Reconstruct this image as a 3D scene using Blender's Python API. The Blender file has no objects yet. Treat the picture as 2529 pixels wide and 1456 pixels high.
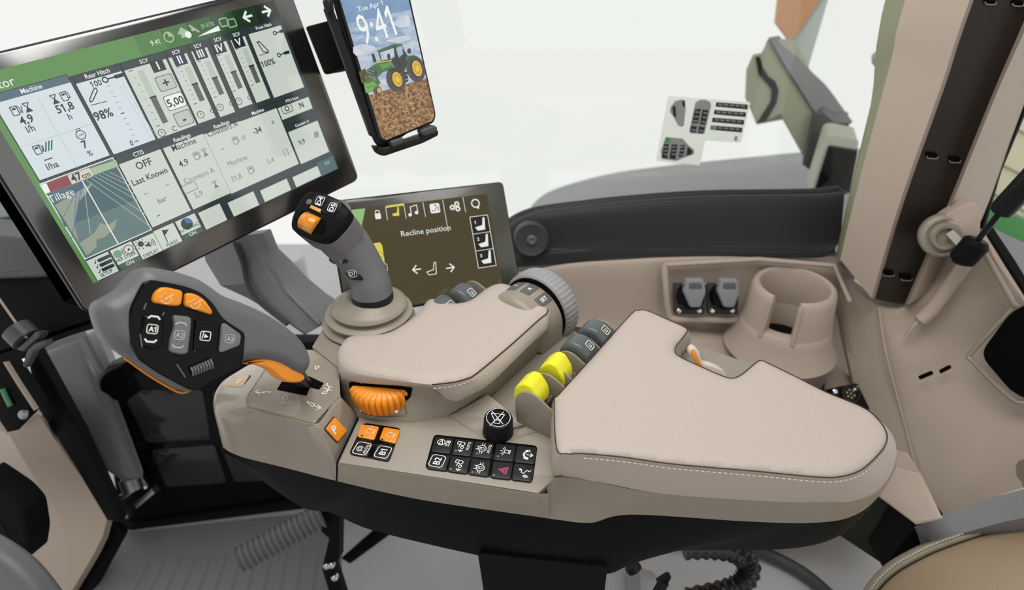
import bpy, bmesh, math, random
from mathutils import Vector as V, Matrix
random.seed(7)
sc = bpy.context.scene
COL = sc.collection
F, CX, CY, CAMZ, TH = 1600.0, 1264.5, 728.0, 1.25, math.radians(32)
CAM = V((0, 0, CAMZ)); CT, ST = math.cos(TH), math.sin(TH)
UP = V((0, 0, 1))
# ------------------------------------------------------------------ measuring helpers
def ray(px, py):
    x, y = (px - CX) / F, -(py - CY) / F
    return V((x, CT + y * ST, -ST + y * CT))
def Zp(px, py, z):
    d = ray(px, py); return CAM + d * ((z - CAMZ) / d.z)
def Yp(px, py, y):
    d = ray(px, py); return CAM + d * (y / d.y)
def Dp(px, py, dep): return CAM + ray(px, py) * dep
class Fr:
    """plane frame: origin, x axis, y axis (made orthonormal), normal w"""
    def __init__(s, o, x, y):
        s.o = V(o); s.x = V(x).normalized(); n = s.x.cross(V(y)).normalized(); s.n = n; s.y = n.cross(s.x)
    def p(s, u, v, w=0.0): return s.o + s.x * u + s.y * v + s.n * w
    def hit(s, px, py):
        d = ray(px, py); t = (s.o - CAM).dot(s.n) / d.dot(s.n); q = CAM + d * t - s.o
        return (q.dot(s.x), q.dot(s.y))
    def hits(s, L): return [s.hit(*q) for q in L]
    def at(s, px, py, w=0.0): return s.p(*s.hit(px, py), w)
    def shift(s, u=0, v=0, w=0): return Fr(s.p(u, v, w), s.x, s.y)
def Fr3(a, b, c): return Fr(a, b - a, c - a)
# ------------------------------------------------------------------ 2D helpers
def rpoly(pts, r, seg=4):
    """fillet the corners of a closed 2D/3D polygon (r number or list)"""
    out = []; n = len(pts); P = [V(p) for p in pts]
    for i in range(n):
        a, b, c = P[i - 1], P[i], P[(i + 1) % n]
        ri = r[i] if isinstance(r, (list, tuple)) else r
        d1, d2 = a - b, c - b
        l = min(ri, d1.length * .45, d2.length * .45)
        if l < 1e-6: out.append(b); continue
        p0, p2 = b + d1.normalized() * l, b + d2.normalized() * l
        for k in range(seg + 1):
            t = k / seg
            out.append(p0 * (1 - t) ** 2 + b * 2 * t * (1 - t) + p2 * t * t)
    return out
def cat(pts, n=6, closed=False):
    """Catmull-Rom through points"""
    P = [V(p) for p in pts]; m = len(P); out = []
    rng = range(m) if closed else range(m - 1)
    for i in rng:
        p1, p2 = P[i], P[(i + 1) % m]
        p0 = P[i - 1] if (closed or i > 0) else p1 * 2 - p2
        p3 = P[(i + 2) % m] if (closed or i < m - 2) else p2 * 2 - p1
        for k in range(n):
            t = k / n
            out.append(.5 * ((2 * p1) + (p2 - p0) * t + (2 * p0 - 5 * p1 + 4 * p2 - p3) * t * t + (3 * p1 - p0 - 3 * p2 + p3) * t ** 3))
    if not closed: out.append(P[-1])
    return out
def resample(pts, n, closed=False):
    P = [V(p) for p in pts]
    if closed: P = P + [P[0]]
    L = [0]
    for a, b in zip(P, P[1:]): L.append(L[-1] + (b - a).length)
    out = []; j = 0; m = n if closed else n - 1
    for i in range(n):
        s = L[-1] * i / m
        while j < len(L) - 2 and L[j + 1] < s: j += 1
        t = (s - L[j]) / max(L[j + 1] - L[j], 1e-9)
        out.append(P[j].lerp(P[j + 1], min(max(t, 0), 1)))
    return out
def inset(pts, d, n):
    """offset a closed 3D outline inwards by d in the plane with normal n"""
    P = [V(p) for p in pts]; m = len(P)
    area = sum((P[i].cross(P[(i + 1) % m])).dot(n) for i in range(m))
    s = 1 if area > 0 else -1
    out = []
    for i in range(m):
        e1 = (P[i] - P[i - 1]); e2 = (P[(i + 1) % m] - P[i])
        if e1.length < 1e-9: e1 = e2
        if e2.length < 1e-9: e2 = e1
        n1 = n.cross(e1).normalized() * s; n2 = n.cross(e2).normalized() * s
        b = n1 + n2
        if b.length < 1e-6: b = n1
        b.normalize(); k = max(b.dot(n1), .45)
        out.append(P[i] + b * (d / k))
    return out
def circle(c, x, y, r, n=32, a0=0, a1=2 * math.pi, ry=None):
    ry = ry or r; full = abs(a1 - a0 - 2 * math.pi) < 1e-6
    m = n if full else n + 1
    return [c + x * (r * math.cos(a0 + (a1 - a0) * i / n)) + y * (ry * math.sin(a0 + (a1 - a0) * i / n)) for i in range(m)]
from mathutils.geometry import delaunay_2d_cdt
def dome(mb, outl, h, w, m, step=.006, shift=None):
    """softly domed top over any (also concave) level outline"""
    P = [V((p.x, p.y)) for p in outl]; z0 = sum(p.z for p in outl) / len(outl); n = len(P)
    def dist(q):
        best = 9
        for i in range(n):
            a, b = P[i - 1], P[i]; d = b - a; t = max(0, min(1, (q - a).dot(d) / max(d.length_squared, 1e-12))); best = min(best, (a + d * t - q).length)
        return best
    def inside(q):
        c = False
        for i in range(n):
            a, b = P[i - 1], P[i]
            if (a.y > q.y) != (b.y > q.y) and q.x < (b.x - a.x) * (q.y - a.y) / (b.y - a.y) + a.x: c = not c
        return c
    pts = list(P); x0, x1, y0, y1 = min(p.x for p in P), max(p.x for p in P), min(p.y for p in P), max(p.y for p in P)
    D = [0.0] * n; j = 0; y = y0
    while y < y1:
        x = x0 + (step / 2 if j % 2 else 0)
        while x < x1:
            q = V((x, y))
            if inside(q):
                d = dist(q)
                if d > step * .45: pts.append(q)
            x += step
        y += step * .8; j += 1
    r = delaunay_2d_cdt(pts, [(i, (i + 1) % n) for i in range(n)], [list(range(n))], 1, 1e-7)
    vs = []
    for q in r[0]:
        d = min(dist(q) / w, 1); vs.append(V((q.x, q.y, z0 + h * (1 - (1 - d) ** 2))))
    return mb.add(vs, [tuple(f) for f in r[2]], m)
# ------------------------------------------------------------------ materials
MATS = {}
def lin(c): return tuple(((v / 255) / 12.92 if v / 255 <= .04045 else ((v / 255 + .055) / 1.055) ** 2.4) for v in c)
def mat(name, rgb, rough=.5, spec=.5, metal=0, emit=0, coat=0, bump=None, var=0, srgb=True, ior=None, ecol=None):
    if name in MATS: return MATS[name]
    m = bpy.data.materials.new(name); m.use_nodes = True; nt = m.node_tree; b = nt.nodes['Principled BSDF']
    c = (*(lin(rgb) if srgb else rgb), 1)
    b.inputs['Base Color'].default_value = c; b.inputs['Roughness'].default_value = rough
    b.inputs['Specular IOR Level'].default_value = spec; b.inputs['Metallic'].default_value = metal
    if ior: b.inputs['IOR'].default_value = ior
    b.inputs['Coat Weight'].default_value = coat; b.inputs['Coat Roughness'].default_value = .08
    if emit:
        b.inputs['Emission Color'].default_value = c if ecol is None else (*lin(ecol), 1)
        b.inputs['Emission Strength'].default_value = emit
        b.inputs['Base Color'].default_value = (.004, .004, .004, 1)
    tc = nt.nodes.new('ShaderNodeTexCoord')
    if bump:
        kind, scale, strength, dist = bump
        if kind == 'leather':
            t = nt.nodes.new('ShaderNodeTexVoronoi'); t.feature = 'SMOOTH_F1'; t.inputs['Scale'].default_value = scale; t.inputs['Smoothness'].default_value = .6
            t.inputs['Randomness'].default_value = 1; out = t.outputs['Distance']
        else:
            t = nt.nodes.new('ShaderNodeTexNoise'); t.inputs['Scale'].default_value = scale; t.inputs['Detail'].default_value = 3; out = t.outputs['Fac']
        nt.links.new(tc.outputs['Object'], t.inputs['Vector'])
        bp = nt.nodes.new('ShaderNodeBump'); bp.inputs['Strength'].default_value = strength; bp.inputs['Distance'].default_value = dist
        nt.links.new(out, bp.inputs['Height']); nt.links.new(bp.outputs['Normal'], b.inputs['Normal'])
    if var:
        t = nt.nodes.new('ShaderNodeTexNoise'); t.inputs['Scale'].default_value = 9; t.inputs['Detail'].default_value = 5
        nt.links.new(tc.outputs['Object'], t.inputs['Vector'])
        mx = nt.nodes.new('ShaderNodeMix'); mx.data_type = 'RGBA'
        mx.inputs['A'].default_value = tuple(v * (1 - var) for v in c[:3]) + (1,); mx.inputs['B'].default_value = tuple(min(v * (1 + var), 1) for v in c[:3]) + (1,)
        nt.links.new(t.outputs['Fac'], mx.inputs['Factor'])
        nt.links.new(mx.outputs['Result'], b.inputs['Emission Color' if emit else 'Base Color'])
    MATS[name] = m; return m
def noise_mat(name, cols, scale, emit=.9, stretch=(1, 1, 1), rough=.16, lo=.35, hi=.65):
    """printed or displayed picture texture: noise between colours"""
    m = mat(name, cols[0], rough, .5, emit=emit, coat=.2); nt = m.node_tree; b = nt.nodes['Principled BSDF']
    tc = nt.nodes.new('ShaderNodeTexCoord'); mp = nt.nodes.new('ShaderNodeMapping'); mp.inputs['Scale'].default_value = stretch
    t = nt.nodes.new('ShaderNodeTexNoise'); t.inputs['Scale'].default_value = scale; t.inputs['Detail'].default_value = 6; t.inputs['Roughness'].default_value = .65
    r = nt.nodes.new('ShaderNodeValToRGB'); r.color_ramp.elements[0].position = lo; r.color_ramp.elements[1].position = hi
    r.color_ramp.elements[0].color = (*lin(cols[0]), 1); r.color_ramp.elements[1].color = (*lin(cols[-1]), 1)
    for i, c in enumerate(cols[1:-1]): e = r.color_ramp.elements.new(lo + (hi - lo) * (i + 1) / (len(cols) - 1)); e.color = (*lin(c), 1)
    nt.links.new(tc.outputs['Object'], mp.inputs['Vector']); nt.links.new(mp.outputs['Vector'], t.inputs['Vector']); nt.links.new(t.outputs['Fac'], r.inputs['Fac']); nt.links.new(r.outputs['Color'], b.inputs['Emission Color'])
    return m
def glass_mat(name, tint=(.97, .985, .975), refl=.06):
    if name in MATS: return MATS[name]
    m = bpy.data.materials.new(name); m.use_nodes = True; nt = m.node_tree; nt.nodes.clear()
    o = nt.nodes.new('ShaderNodeOutputMaterial'); mx = nt.nodes.new('ShaderNodeMixShader')
    t = nt.nodes.new('ShaderNodeBsdfTransparent'); t.inputs['Color'].default_value = (*tint, 1)
    g = nt.nodes.new('ShaderNodeBsdfGlossy'); g.inputs['Roughness'].default_value = .02
    mx.inputs[0].default_value = refl
    nt.links.new(t.outputs[0], mx.inputs[1]); nt.links.new(g.outputs[0], mx.inputs[2]); nt.links.new(mx.outputs[0], o.inputs[0])
    MATS[name] = m; return m
BEIGE = mat('beige_plastic', (.275, .242, .195), .38, .45, bump=('noise', 900, .06, .0004), srgb=False)
BEIGEG = mat('beige_gloss_plastic', (.275, .238, .192), .2, .55, coat=.25, srgb=False)
BEIGEW = mat('beige_wall_plastic', (.43, .355, .295), .55, .3, bump=('noise', 600, .1, .0004), srgb=False)
LEATH = mat('beige_leather', (.46, .395, .35), .5, .35, bump=('leather', 620, .55, .0006), srgb=False)
STITCH = mat('stitch_thread', (.62, .54, .46), .7, .2, srgb=False)
SEAM = mat('dark_seam', (.05, .035, .028), .8, .1, srgb=False)  # dark brown used for seams and joints
BLK = mat('black_plastic', (.005, .005, .0055), .5, .09, bump=('noise', 900, .1, .0003), srgb=False)
BLKS = mat('black_satin', (.010, .010, .011), .35, .22, srgb=False)
GAP = mat('black_void', (.003, .003, .003), .9, .05, srgb=False)
GLOSS = mat('black_gloss', (.003, .003, .0035), .10, .16, srgb=False)
GREY = mat('grey_plastic', (.10, .10, .104), .45, .4, bump=('noise', 1100, .12, .0003), srgb=False)
GREYD = mat('dark_grey_plastic', (.045, .045, .048), .5, .35, bump=('noise', 900, .1, .0003), srgb=False)
GREYL = mat('light_grey_plastic', (.28, .28, .29), .45, .4, srgb=False)
ORANGE = mat('orange_plastic', (.80, .27, .015), .32, .45, srgb=False)
YELLOW = mat('yellow_plastic', (.80, .76, .02), .35, .4, srgb=False)
WHITE = mat('white_print', (.80, .80, .78), .6, .2, srgb=False)
CHROME = mat('bright_metal', (.75, .75, .76), .22, .5, metal=1, srgb=False)
STEEL = mat('dull_steel', (.30, .30, .30), .35, .5, metal=1, srgb=False)
# ------------------------------------------------------------------ mesh builder
_tc = {}
def _raw(s, bold):
    cu = bpy.data.curves.new('t', 'FONT'); cu.body = s; cu.size = 1; cu.offset = bold; cu.resolution_u = 2
    ob = bpy.data.objects.new('t', cu); me = ob.to_mesh()
    vs = [(v.co.x, v.co.y) for v in me.vertices]; fs = [tuple(p.vertices) for p in me.polygons]
    ob.to_mesh_clear(); bpy.data.objects.remove(ob); bpy.data.curves.remove(cu)
    return vs, fs
def glyphs(s, bold=0.0):
    """built-in font outlines; the plain figure 1 gets a flag so that it does not read as I"""
    key = (s, bold)
    if key in _tc: return _tc[key]
    vs, fs = _raw(s, bold)
    for i, ch in enumerate(s):
        if ch == '1':
            w1 = _raw('1', bold)[0]; wd = max(v[0] for v in w1) - min(v[0] for v in w1)
            x = max(v[0] for v in _raw(s[:i + 1], bold)[0]) - wd; top = max(v[1] for v in w1); o = len(vs)
            vs += [(x + wd * .3, top), (x - .15, top - .14), (x - .15, top - .26 - bold), (x + wd * .3, top - .13)]; fs.append((o, o + 1, o + 2, o + 3))
    if vs:
        x0, x1 = min(v[0] for v in vs), max(v[0] for v in vs)
        xm = (x0 + x1) / 2; vs = [(x - xm, y) for x, y in vs]; w = x1 - x0
    else: w = 0
    _tc[key] = (vs, fs, w); return _tc[key]
class MB:
    def __init__(s): s.v = []; s.f = []; s.m = []; s.mats = []
    def mi(s, m):
        if m not in s.mats: s.mats.append(m)
        return s.mats.index(m)
    def add(s, vs, fs, m):
        o = len(s.v); s.v += [V(v) for v in vs]; i = s.mi(m)
        for f in fs: s.f.append(tuple(o + k for k in f)); s.m.append(i)
        return s
    def rings(s, R, m, closed=True, cap0=True, cap1=True):
        n = len(R[0]); vs = [p for r in R for p in r]; fs = []
        for i in range(len(R) - 1):
            for j in range(n if closed else n - 1):
                k = (j + 1) % n
                fs.append((i * n + j, i * n + k, (i + 1) * n + k, (i + 1) * n + j))
        if cap0: fs.append(tuple(range(n - 1, -1, -1)))
        if cap1: fs.append(tuple((len(R) - 1) * n + j for j in range(n)))
        return s.add(vs, fs, m)
    def prism(s, pts, n, h, m, bev=0.0, seg=3, bevb=0.0):
        """closed outline pts (top face, outward normal n) extruded by h along -n, rounded edges"""
        n = V(n).normalized(); R = []
        if bevb:
            for k in range(seg + 1):
                a = k / seg * math.pi / 2
                R.append([p - n * (h - bevb * (1 - math.cos(a))) for p in inset(pts, bevb * (1 - math.sin(a)), n)])
        else: R.append([V(p) - n * h for p in pts])
        if bev:
            for k in range(seg + 1):
                a = k / seg * math.pi / 2
                R.append([p - n * (bev * (1 - math.sin(a))) for p in inset(pts, bev * (1 - math.cos(a)), n)])
        else: R.append([V(p) for p in pts])
        return s.rings(R, m)
    def tube(s, path, r, m, n=12, cap=True, flat=1.0, ref=None):
        P = [V(p) for p in path]; k = len(P); R = []
        rr = r if isinstance(r, (list, tuple)) else [r] * k
        t0 = (P[1] - P[0]).normalized()
        u = V(ref) if ref else (V((0, 0, 1)) if abs(t0.z) < .9 else V((1, 0, 0)))
        for i in range(k):
            t = (P[min(i + 1, k - 1)] - P[max(i - 1, 0)]).normalized()
            u = (u - t * u.dot(t)).normalized(); w = t.cross(u)
            R.append(circle(P[i], u, w, rr[i], n, ry=rr[i] * flat))
        return s.rings(R, m, True, cap, cap)
    def lathe(s, prof, c, ax, m, n=40, x=None, cap0=True, cap1=True):
        """prof: (radius, height) along ax"""
        ax = V(ax).normalized(); x = V(x) if x else (V((1, 0, 0)) if abs(ax.x) < .9 else V((0, 1, 0)))
        x = (x - ax * x.dot(ax)).normalized(); y = ax.cross(x)
        return s.rings([circle(V(c) + ax * h, x, y, max(r, 1e-5), n) for r, h in prof], m, True, cap0, cap1)
    def grid(s, rows, m, th=None, off=None):
        """sheet through rows of points; th = thickness, off = vector to the back face"""
        nr, nc = len(rows), len(rows[0]); vs = [V(p) for r in rows for p in r]
        fs = [(i * nc + j, i * nc + j + 1, (i + 1) * nc + j + 1, (i + 1) * nc + j) for i in range(nr - 1) for j in range(nc - 1)]
        if off is None: return s.add(vs, fs, m)
        off = V(off); N = nr * nc; vs2 = [v + off for v in vs]
        fs += [tuple(N + k for k in reversed(f)) for f in fs]
        bd = [(0, j) for j in range(nc)] + [(i, nc - 1) for i in range(1, nr)] + [(nr - 1, j) for j in range(nc - 2, -1, -1)] + [(i, 0) for i in range(nr - 2, 0, -1)]
        ids = [i * nc + j for i, j in bd]
        for a, b in zip(ids, ids[1:] + ids[:1]): fs.append((a, N + a, N + b, b))
        return s.add(vs + vs2, fs, m)
    def box(s, c, x, y, z, sx, sy, sz, m, bev=0.0):
        x, y, z = V(x).normalized(), V(y).normalized(), V(z).normalized(); c = V(c)
        q = [c + x * (a * sx / 2) + y * (b * sy / 2) + z * (sz / 2) for a, b in ((-1, -1), (1, -1), (1, 1), (-1, 1))]
        if bev: return s.prism(rpoly(q, bev * 1.5, 3), z, sz, m, bev, 3)
        return s.prism(q, z, sz, m)
    # flat print on a frame
    def poly(s, fr, uv, m, w=.0003): return s.add([fr.p(u, v, w) for u, v, *_ in uv], [tuple(range(len(uv)))], m)
    def pxpoly(s, fr, px, m, w=.0003): return s.poly(fr, fr.hits(px), m, w)
    def rect(s, fr, a, b, m, w=.0003):
        (u0, v0), (u1, v1) = a, b
        return s.poly(fr, [(u0, v0), (u1, v0), (u1, v1), (u0, v1)], m, w)
    def pxrect(s, fr, a, b, m, w=.0003): return s.rect(fr, fr.hit(*a), fr.hit(*b), m, w)
    def rrect(s, fr, u, v, sx, sy, r, m, w=.0003, rot=0):
        c, d = math.cos(rot), math.sin(rot)
        q = rpoly([V((a * sx / 2, b * sy / 2, 0)) for a, b in ((-1, -1), (1, -1), (1, 1), (-1, 1))], r)
        return s.poly(fr, [(u + p.x * c - p.y * d, v + p.x * d + p.y * c) for p in q], m, w)
    def stroke(s, fr, uv, wd, m, w=.0004, closed=False):
        P = [V((q[0], q[1], 0)) for q in uv]
        if closed: P.append(P[0]); 
        for i_, (a, b) in enumerate(zip(P, P[1:])):
            d = b - a
            if d.length < 1e-7: continue
            w += 4e-5 if i_ % 2 else -4e-5 if i_ else 0
            d.normalize(); q = V((-d.y, d.x, 0)) * wd / 2; e = d * wd * .3
            pts = [a - e - q, b + e - q, b + e + q, a - e + q]
            s.add([fr.p(p.x, p.y, w) for p in pts], [(0, 1, 2, 3)], m)
        return s
    def pxstroke(s, fr, px, wd, m, w=.0004, closed=False): return s.stroke(fr, fr.hits(px), wd, m, w, closed)
    def ring(s, fr, u, v, r, wd, m, w=.0004, a0=0, a1=360, n=20):
        p = [(u + r * math.cos(math.radians(a0 + (a1 - a0) * i / n)), v + r * math.sin(math.radians(a0 + (a1 - a0) * i / n))) for i in range(n + 1)]
        return s.stroke(fr, p, wd, m, w)
    def disc(s, fr, u, v, r, m, w=.0004, n=16): return s.poly(fr, [(u + r * math.cos(6.28319 * i / n), v + r * math.sin(6.28319 * i / n)) for i in range(n)], m, w)
    def rframe(s, fr, u, v, sx, sy, r, wd, m, w=.0004, rot=0):
        c, d = math.cos(rot), math.sin(rot)
        q = rpoly([V((a * sx / 2, b * sy / 2, 0)) for a, b in ((-1, -1), (1, -1), (1, 1), (-1, 1))], r)
        return s.stroke(fr, [(u + p.x * c - p.y * d, v + p.x * d + p.y * c) for p in q], wd, m, w, True)
    def text(s, fr, u, v, h, t, m, w=.0005, rot=0, bold=.0, sx=1.0, al='c'):
        vs, fs, tw = glyphs(t, bold); k = h / .7; c, d = math.cos(rot), math.sin(rot)
        dx = {'c': 0, 'l': tw / 2, 'r': -tw / 2}[al] * k * sx
        L = []
        for x, y in vs:
            x, y = x * k * sx + dx, (y - .35) * k
            L.append(fr.p(u + x * c - y * d, v + x * d + y * c, w))
        return s.add(L, fs, m)
    def pxtext(s, fr, px, py, h, t, m, **k): u, v = fr.hit(px, py); return s.text(fr, u, v, h, t, m, **k)
    def build(s, name, parent=None, loc=None, smooth=40, fix=True, weld=False):
        o_ = V(loc) if loc is not None else (wl(parent) if parent else V((0, 0, 0)))
        me = bpy.data.meshes.new(name); me.from_pydata([tuple(v - o_) for v in s.v], [], s.f)
        for m in s.mats: me.materials.append(m)
        me.polygons.foreach_set('material_index', s.m)
        if fix:
            bm = bmesh.new(); bm.from_mesh(me)
            if weld: bmesh.ops.remove_doubles(bm, verts=bm.verts, dist=2e-5)
            bmesh.ops.recalc_face_normals(bm, faces=bm.faces); bm.to_mesh(me); bm.free()
        if smooth:
            me.polygons.foreach_set('use_smooth', [True] * len(me.polygons)); me.set_sharp_from_angle(angle=math.radians(smooth))
        me.update()
        ob = bpy.data.objects.new(name, me); COL.objects.link(ob)
        if parent: ob.parent = parent
        else: ob.location = o_
        return ob
def wl(o):
    p = V((0, 0, 0))
    while o: p += o.location; o = o.parent
    return p
def tag(o, label, catg, group=None, kind=None):
    o['label'] = label; o['category'] = catg
    if group: o['group'] = group
    if kind: o['kind'] = kind
    return o
def thing(name, label, catg, loc=(0, 0, 0), group=None):
    o = bpy.data.objects.new(name, None); o.empty_display_size = .02; COL.objects.link(o); o.location = V(loc)
    return tag(o, label, catg, group)
def struct(o): o['kind'] = 'structure'; return o
# =================================================================== ARMREST CONSOLE
A = V((.9694, -.2456, 0)); B = V((.2456, .9694, 0))
PP = V((.49, .87, 0)).normalized(); QQ = V((.87, -.49, 0)).normalized()
ZP = .70
console = thing('armrest_console', 'beige and black armrest control console across the middle, carrying levers, pads and buttons', 'control console', Zp(1200, 1100, .57))
def Zl(L, z): return [Zp(q[0], q[1], q[2] if len(q) > 2 else z) for q in L]
# ---- front housing with the gate of the drive lever
crease = [(829, 1146), (802, 1116), (715, 1073), (575, 1045), (530, 1029), (524, 985), (545, 950), (620, 905), (730, 870), (838, 880), (842, 985), (886, 1031)]
should = [(814, 1115), (794, 1095), (722, 1061), (592, 1026), (541, 1006), (532, 975), (554, 938), (622, 896), (730, 862), (838, 872), (842, 978), (872, 1016)]
plat = [(783, 1052), (776, 1049), (722, 1037), (617, 1012), (606, 998), (612, 972), (640, 932), (668, 895), (735, 862), (836, 866), (840, 974), (842, 983)]
r1 = Zl(crease, .692); r2 = Zl(should, .706); r3 = Zl(plat, .735)
r0 = [V((p.x, p.y, .643)) for p in r1]
r0[:5] = Zl([(832, 1187), (802, 1180), (715, 1157), (592, 1127), (548, 1106)], .643)
def soft(r): return rpoly(r, [.001, .008, .02, .02, .012, .012, .012, .012, .012, .004, .002, .001], 4)
mb = MB(); rr = [soft(r0), soft(r1), soft([a.lerp(b, .5) + UP * .003 for a, b in zip(r1, r2)]), soft(r2), soft(r3)]
top = inset(rr[-1], .004, UP); rr.append([p + UP * .0012 for p in top])
mb.rings(rr, BEIGEG)
mb.build('front_housing', console, smooth=28)
fq = [Zp(781, 1051, .7362), Zp(829, 1147, .6915), Zp(887, 1031, .6915), Zp(843, 982, .7362)]; fn_ = (fq[1] - fq[0]).cross(fq[3] - fq[0]).normalized(); fn_ = -fn_ if fn_.z < 0 else fn_
mb = MB(); mb.prism([p + fn_ * .0012 for p in rpoly(fq, .002)], fn_, .016, BEIGEG, .001, 2); mb.build('key_facet', console)
# plateau print and the gate slot
fp = Fr(Zp(720, 985, .7363), A, B)
mb = MB()
slot = [(684, 962), (696, 942), (722, 945), (745, 948), (752, 935), (762, 928), (800, 946), (788, 962), (766, 956), (757, 977)]
mb.pxpoly(fp, slot, GAP, .0004)
mb.build('gate_slot', console, smooth=0)
W = WHITE; k = .0011
for L in ([(0, [(632, 968), (649, 969)]), (0, [(640, 962), (631, 967), (641, 974)]), (1, [(651, 966), (669, 968), (652, 972)])],
          [(1, [(755, 990), (772, 1004), (778, 998)]), (0, [(776, 1002), (791, 1008)]), (0, [(785, 1000), (793, 1008), (781, 1012)])],
          [(0, [(714, 978), (705, 975), (699, 982), (700, 992), (708, 996)]), (0, [(706, 989), (714, 976)]), (0, [(693, 992), (700, 998), (710, 999), (716, 992)])],
          [(1, [(793, 972), (812, 961), (804, 973)]), (0, [(803, 951), (822, 957)]), (0, [(800, 958), (818, 964)]), (0, [(808, 946), (813, 962)])],
          [(1, [(778, 903), (790, 905), (780, 912)])]):
    mb = MB()
    for cl, q in L: mb.pxstroke(fp, q, k, W, closed=bool(cl))
    mb.build('gate_symbol', console, smooth=0)
lip = MB(); lp = [fp.at(*q, .0002) for q in [(654, 911), (625, 955), (606, 985), (612, 1003), (700, 1026), (775, 1044), (838, 978)]]
lip.tube(resample(lp, 40), .0006, BEIGEG, 6); lip.build('plateau_lip', console)
# P and N keys
fP = Fr3(fq[0] + fn_ * .0013, fq[1] + fn_ * .0013, fq[3] + fn_ * .0013)
if fP.n.z < 0: fP = Fr(fP.o, fP.y, fP.x)
def key(fr, px, m, name, h=.003, r=.002, frame=True, parent=None, print_=None, lab=None):
    q = [fr.at(*p) for p in px]
    mb = MB()
    if frame: mb.prism([p + fr.n * .0008 for p in rpoly([c + (c - sum(q, V((0, 0, 0))) / 4).normalized() * .0016 for c in q], r * 1.3)], fr.n, .004, SEAM)
    mb.prism([p + fr.n * h for p in rpoly(q, r)], fr.n, h + .004, m, .0008, 2)
    o = mb.build(name, parent or console)
    if print_:
        pm = MB(); print_(pm, fr.shift(w=h)); o2 = pm.build('symbol', o, smooth=0)
    if lab: o['label'] = lab
    return o
def nr(fr, L):                      # rotation in a frame of the direction that runs away from the seat
    d = B; return math.atan2(d.dot(fr.y), d.dot(fr.x))
key(fP, [(824, 1030), (854, 1063), (831, 1091), (802, 1059)], ORANGE, 'park_key', print_=lambda m, f: m.pxtext(f, 826, 1060, .0095, 'P', W, rot=nr(f, 0) - .15, bold=.03), lab='orange key marked P')
fN = Fr3(Zp(606, 998, .735), Zp(640, 932, .735), Zp(536, 985, .7075))
if fN.n.z < 0: fN = Fr(fN.o, fN.y, fN.x)
BEIGEK = mat('beige_key', (.46, .33, .21), .3, .5, srgb=False)
key(fN, [(580, 928), (618, 928), (599, 957), (561, 955)], BEIGEK, 'neutral_key', h=.002, print_=lambda m, f: m.pxtext(f, 590, 942, .007, 'N', W, rot=nr(f, 0), bold=.03), lab='beige key marked N')
# ---- deck, side panel and black base shell
deckpx = [(833, 1141), (1080, 1178), (1330, 1217), (1376, 1176), (1480, 1189), (1640, 1215), (1873, 1232), (2030, 1236), (2110, 1229), (2165, 1200), (2205, 1128), (2188, 1062), (2120, 1010), (1880, 905), (1720, 850), (1560, 815), (1428, 821), (1402, 803), (1362, 800), (1228, 745), (1074, 780), (996, 830), (900, 850), (842, 900), (844, 985), (886, 1031)]
deck = Zl(deckpx, ZP)
mb = MB(); mb.prism(rpoly(deck, .0015, 3), UP, .02, BEIGE, .002, 2); mb.build('deck', console)
up = [(833, 1141), (950, 1160), (1080, 1179), (1330, 1218), (1352, 1200), (1376, 1178), (1458, 1187), (1624, 1217), (1873, 1235), (2039, 1238), (2114, 1231), (2170, 1204), (2209, 1130), (2195, 1080)]
lo = [(831, 1187), (950, 1215), (1080, 1240), (1332, 1276), (1352, 1279), (1380, 1283), (1460, 1290), (1560, 1270, .655), (1850, 1287, .652), (2010, 1290, .65), (2105, 1274, .65), (2170, 1225, .655), (2215, 1145, .665), (2200, 1090, .67)]
def spl(L, z): return cat(Zl(L, z), 8)
N = 120
U_ = [V(p) for p in spl(up, ZP)]; L_ = spl(lo, .643)
mb = MB(); rows = [U_, [a.lerp(b, .05) + (V((a.x, a.y, 0)) - V((.05, .9, 0))).normalized() * .0015 for a, b in zip(U_, L_)], [a.lerp(b, .55) for a, b in zip(U_, L_)], L_]
mb.grid(rows, BEIGE); back = [Zp(q[0], q[1], .698) for q in [(2120, 1010), (1880, 905), (1560, 815), (1402, 805), (1228, 760), (842, 900), (844, 990)]]
for a, b in zip(back, back[1:]): mb.add([a, b, b - UP * .04, a - UP * .04], [(0, 1, 2, 3)], BEIGE)
mb.build('side_panel', console, smooth=35, fix=False)
mb = MB(); mb.tube([Zp(833, 1142, .7008), Zp(831, 1187, .643)], .0009, GAP, 6); mb.tube([Zp(833, 1141, .7008), Zp(884, 1031, .7008)], .0009, GAP, 6); mb.build('split_gap', console)
# base shell
t1 = [(549, 1108), (620, 1127), (700, 1152), (831, 1187), (950, 1215), (1080, 1240), (1332, 1276), (1460, 1290), (1560, 1270, .655), (1850, 1287, .652), (2010, 1290, .65), (2105, 1274, .65), (2165, 1226, .655), (2205, 1150, .665)]
t2 = [(560, 1118), (636, 1176), (690, 1217), (756, 1256), (819, 1266), (921, 1309), (1174, 1369), (1330, 1396), (1487, 1417), (1560, 1392), (1660, 1360), (1950, 1354), (2080, 1318), (2150, 1245)]
zz = [.638, .60, .585, .565, .56, .56, .56, .556, .552, .56, .575, .585, .60, .63]
T1 = cat(Zl(t1, .643), 6); T1 = [p + V((0, .002, 0)) for p in T1]; T2 = cat([Zp(q[0], q[1], z) for q, z in zip(t2, zz)], 6)
T2b = [p + V((0, .02, -.004)) for p in T2]
T3 = [V((p.x * .96 - .004, p.y + .1, p.z + .01)) for p in T2]
T4 = [V((p.x * .97, p.y + .16, .66)) for p in T1]
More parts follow.
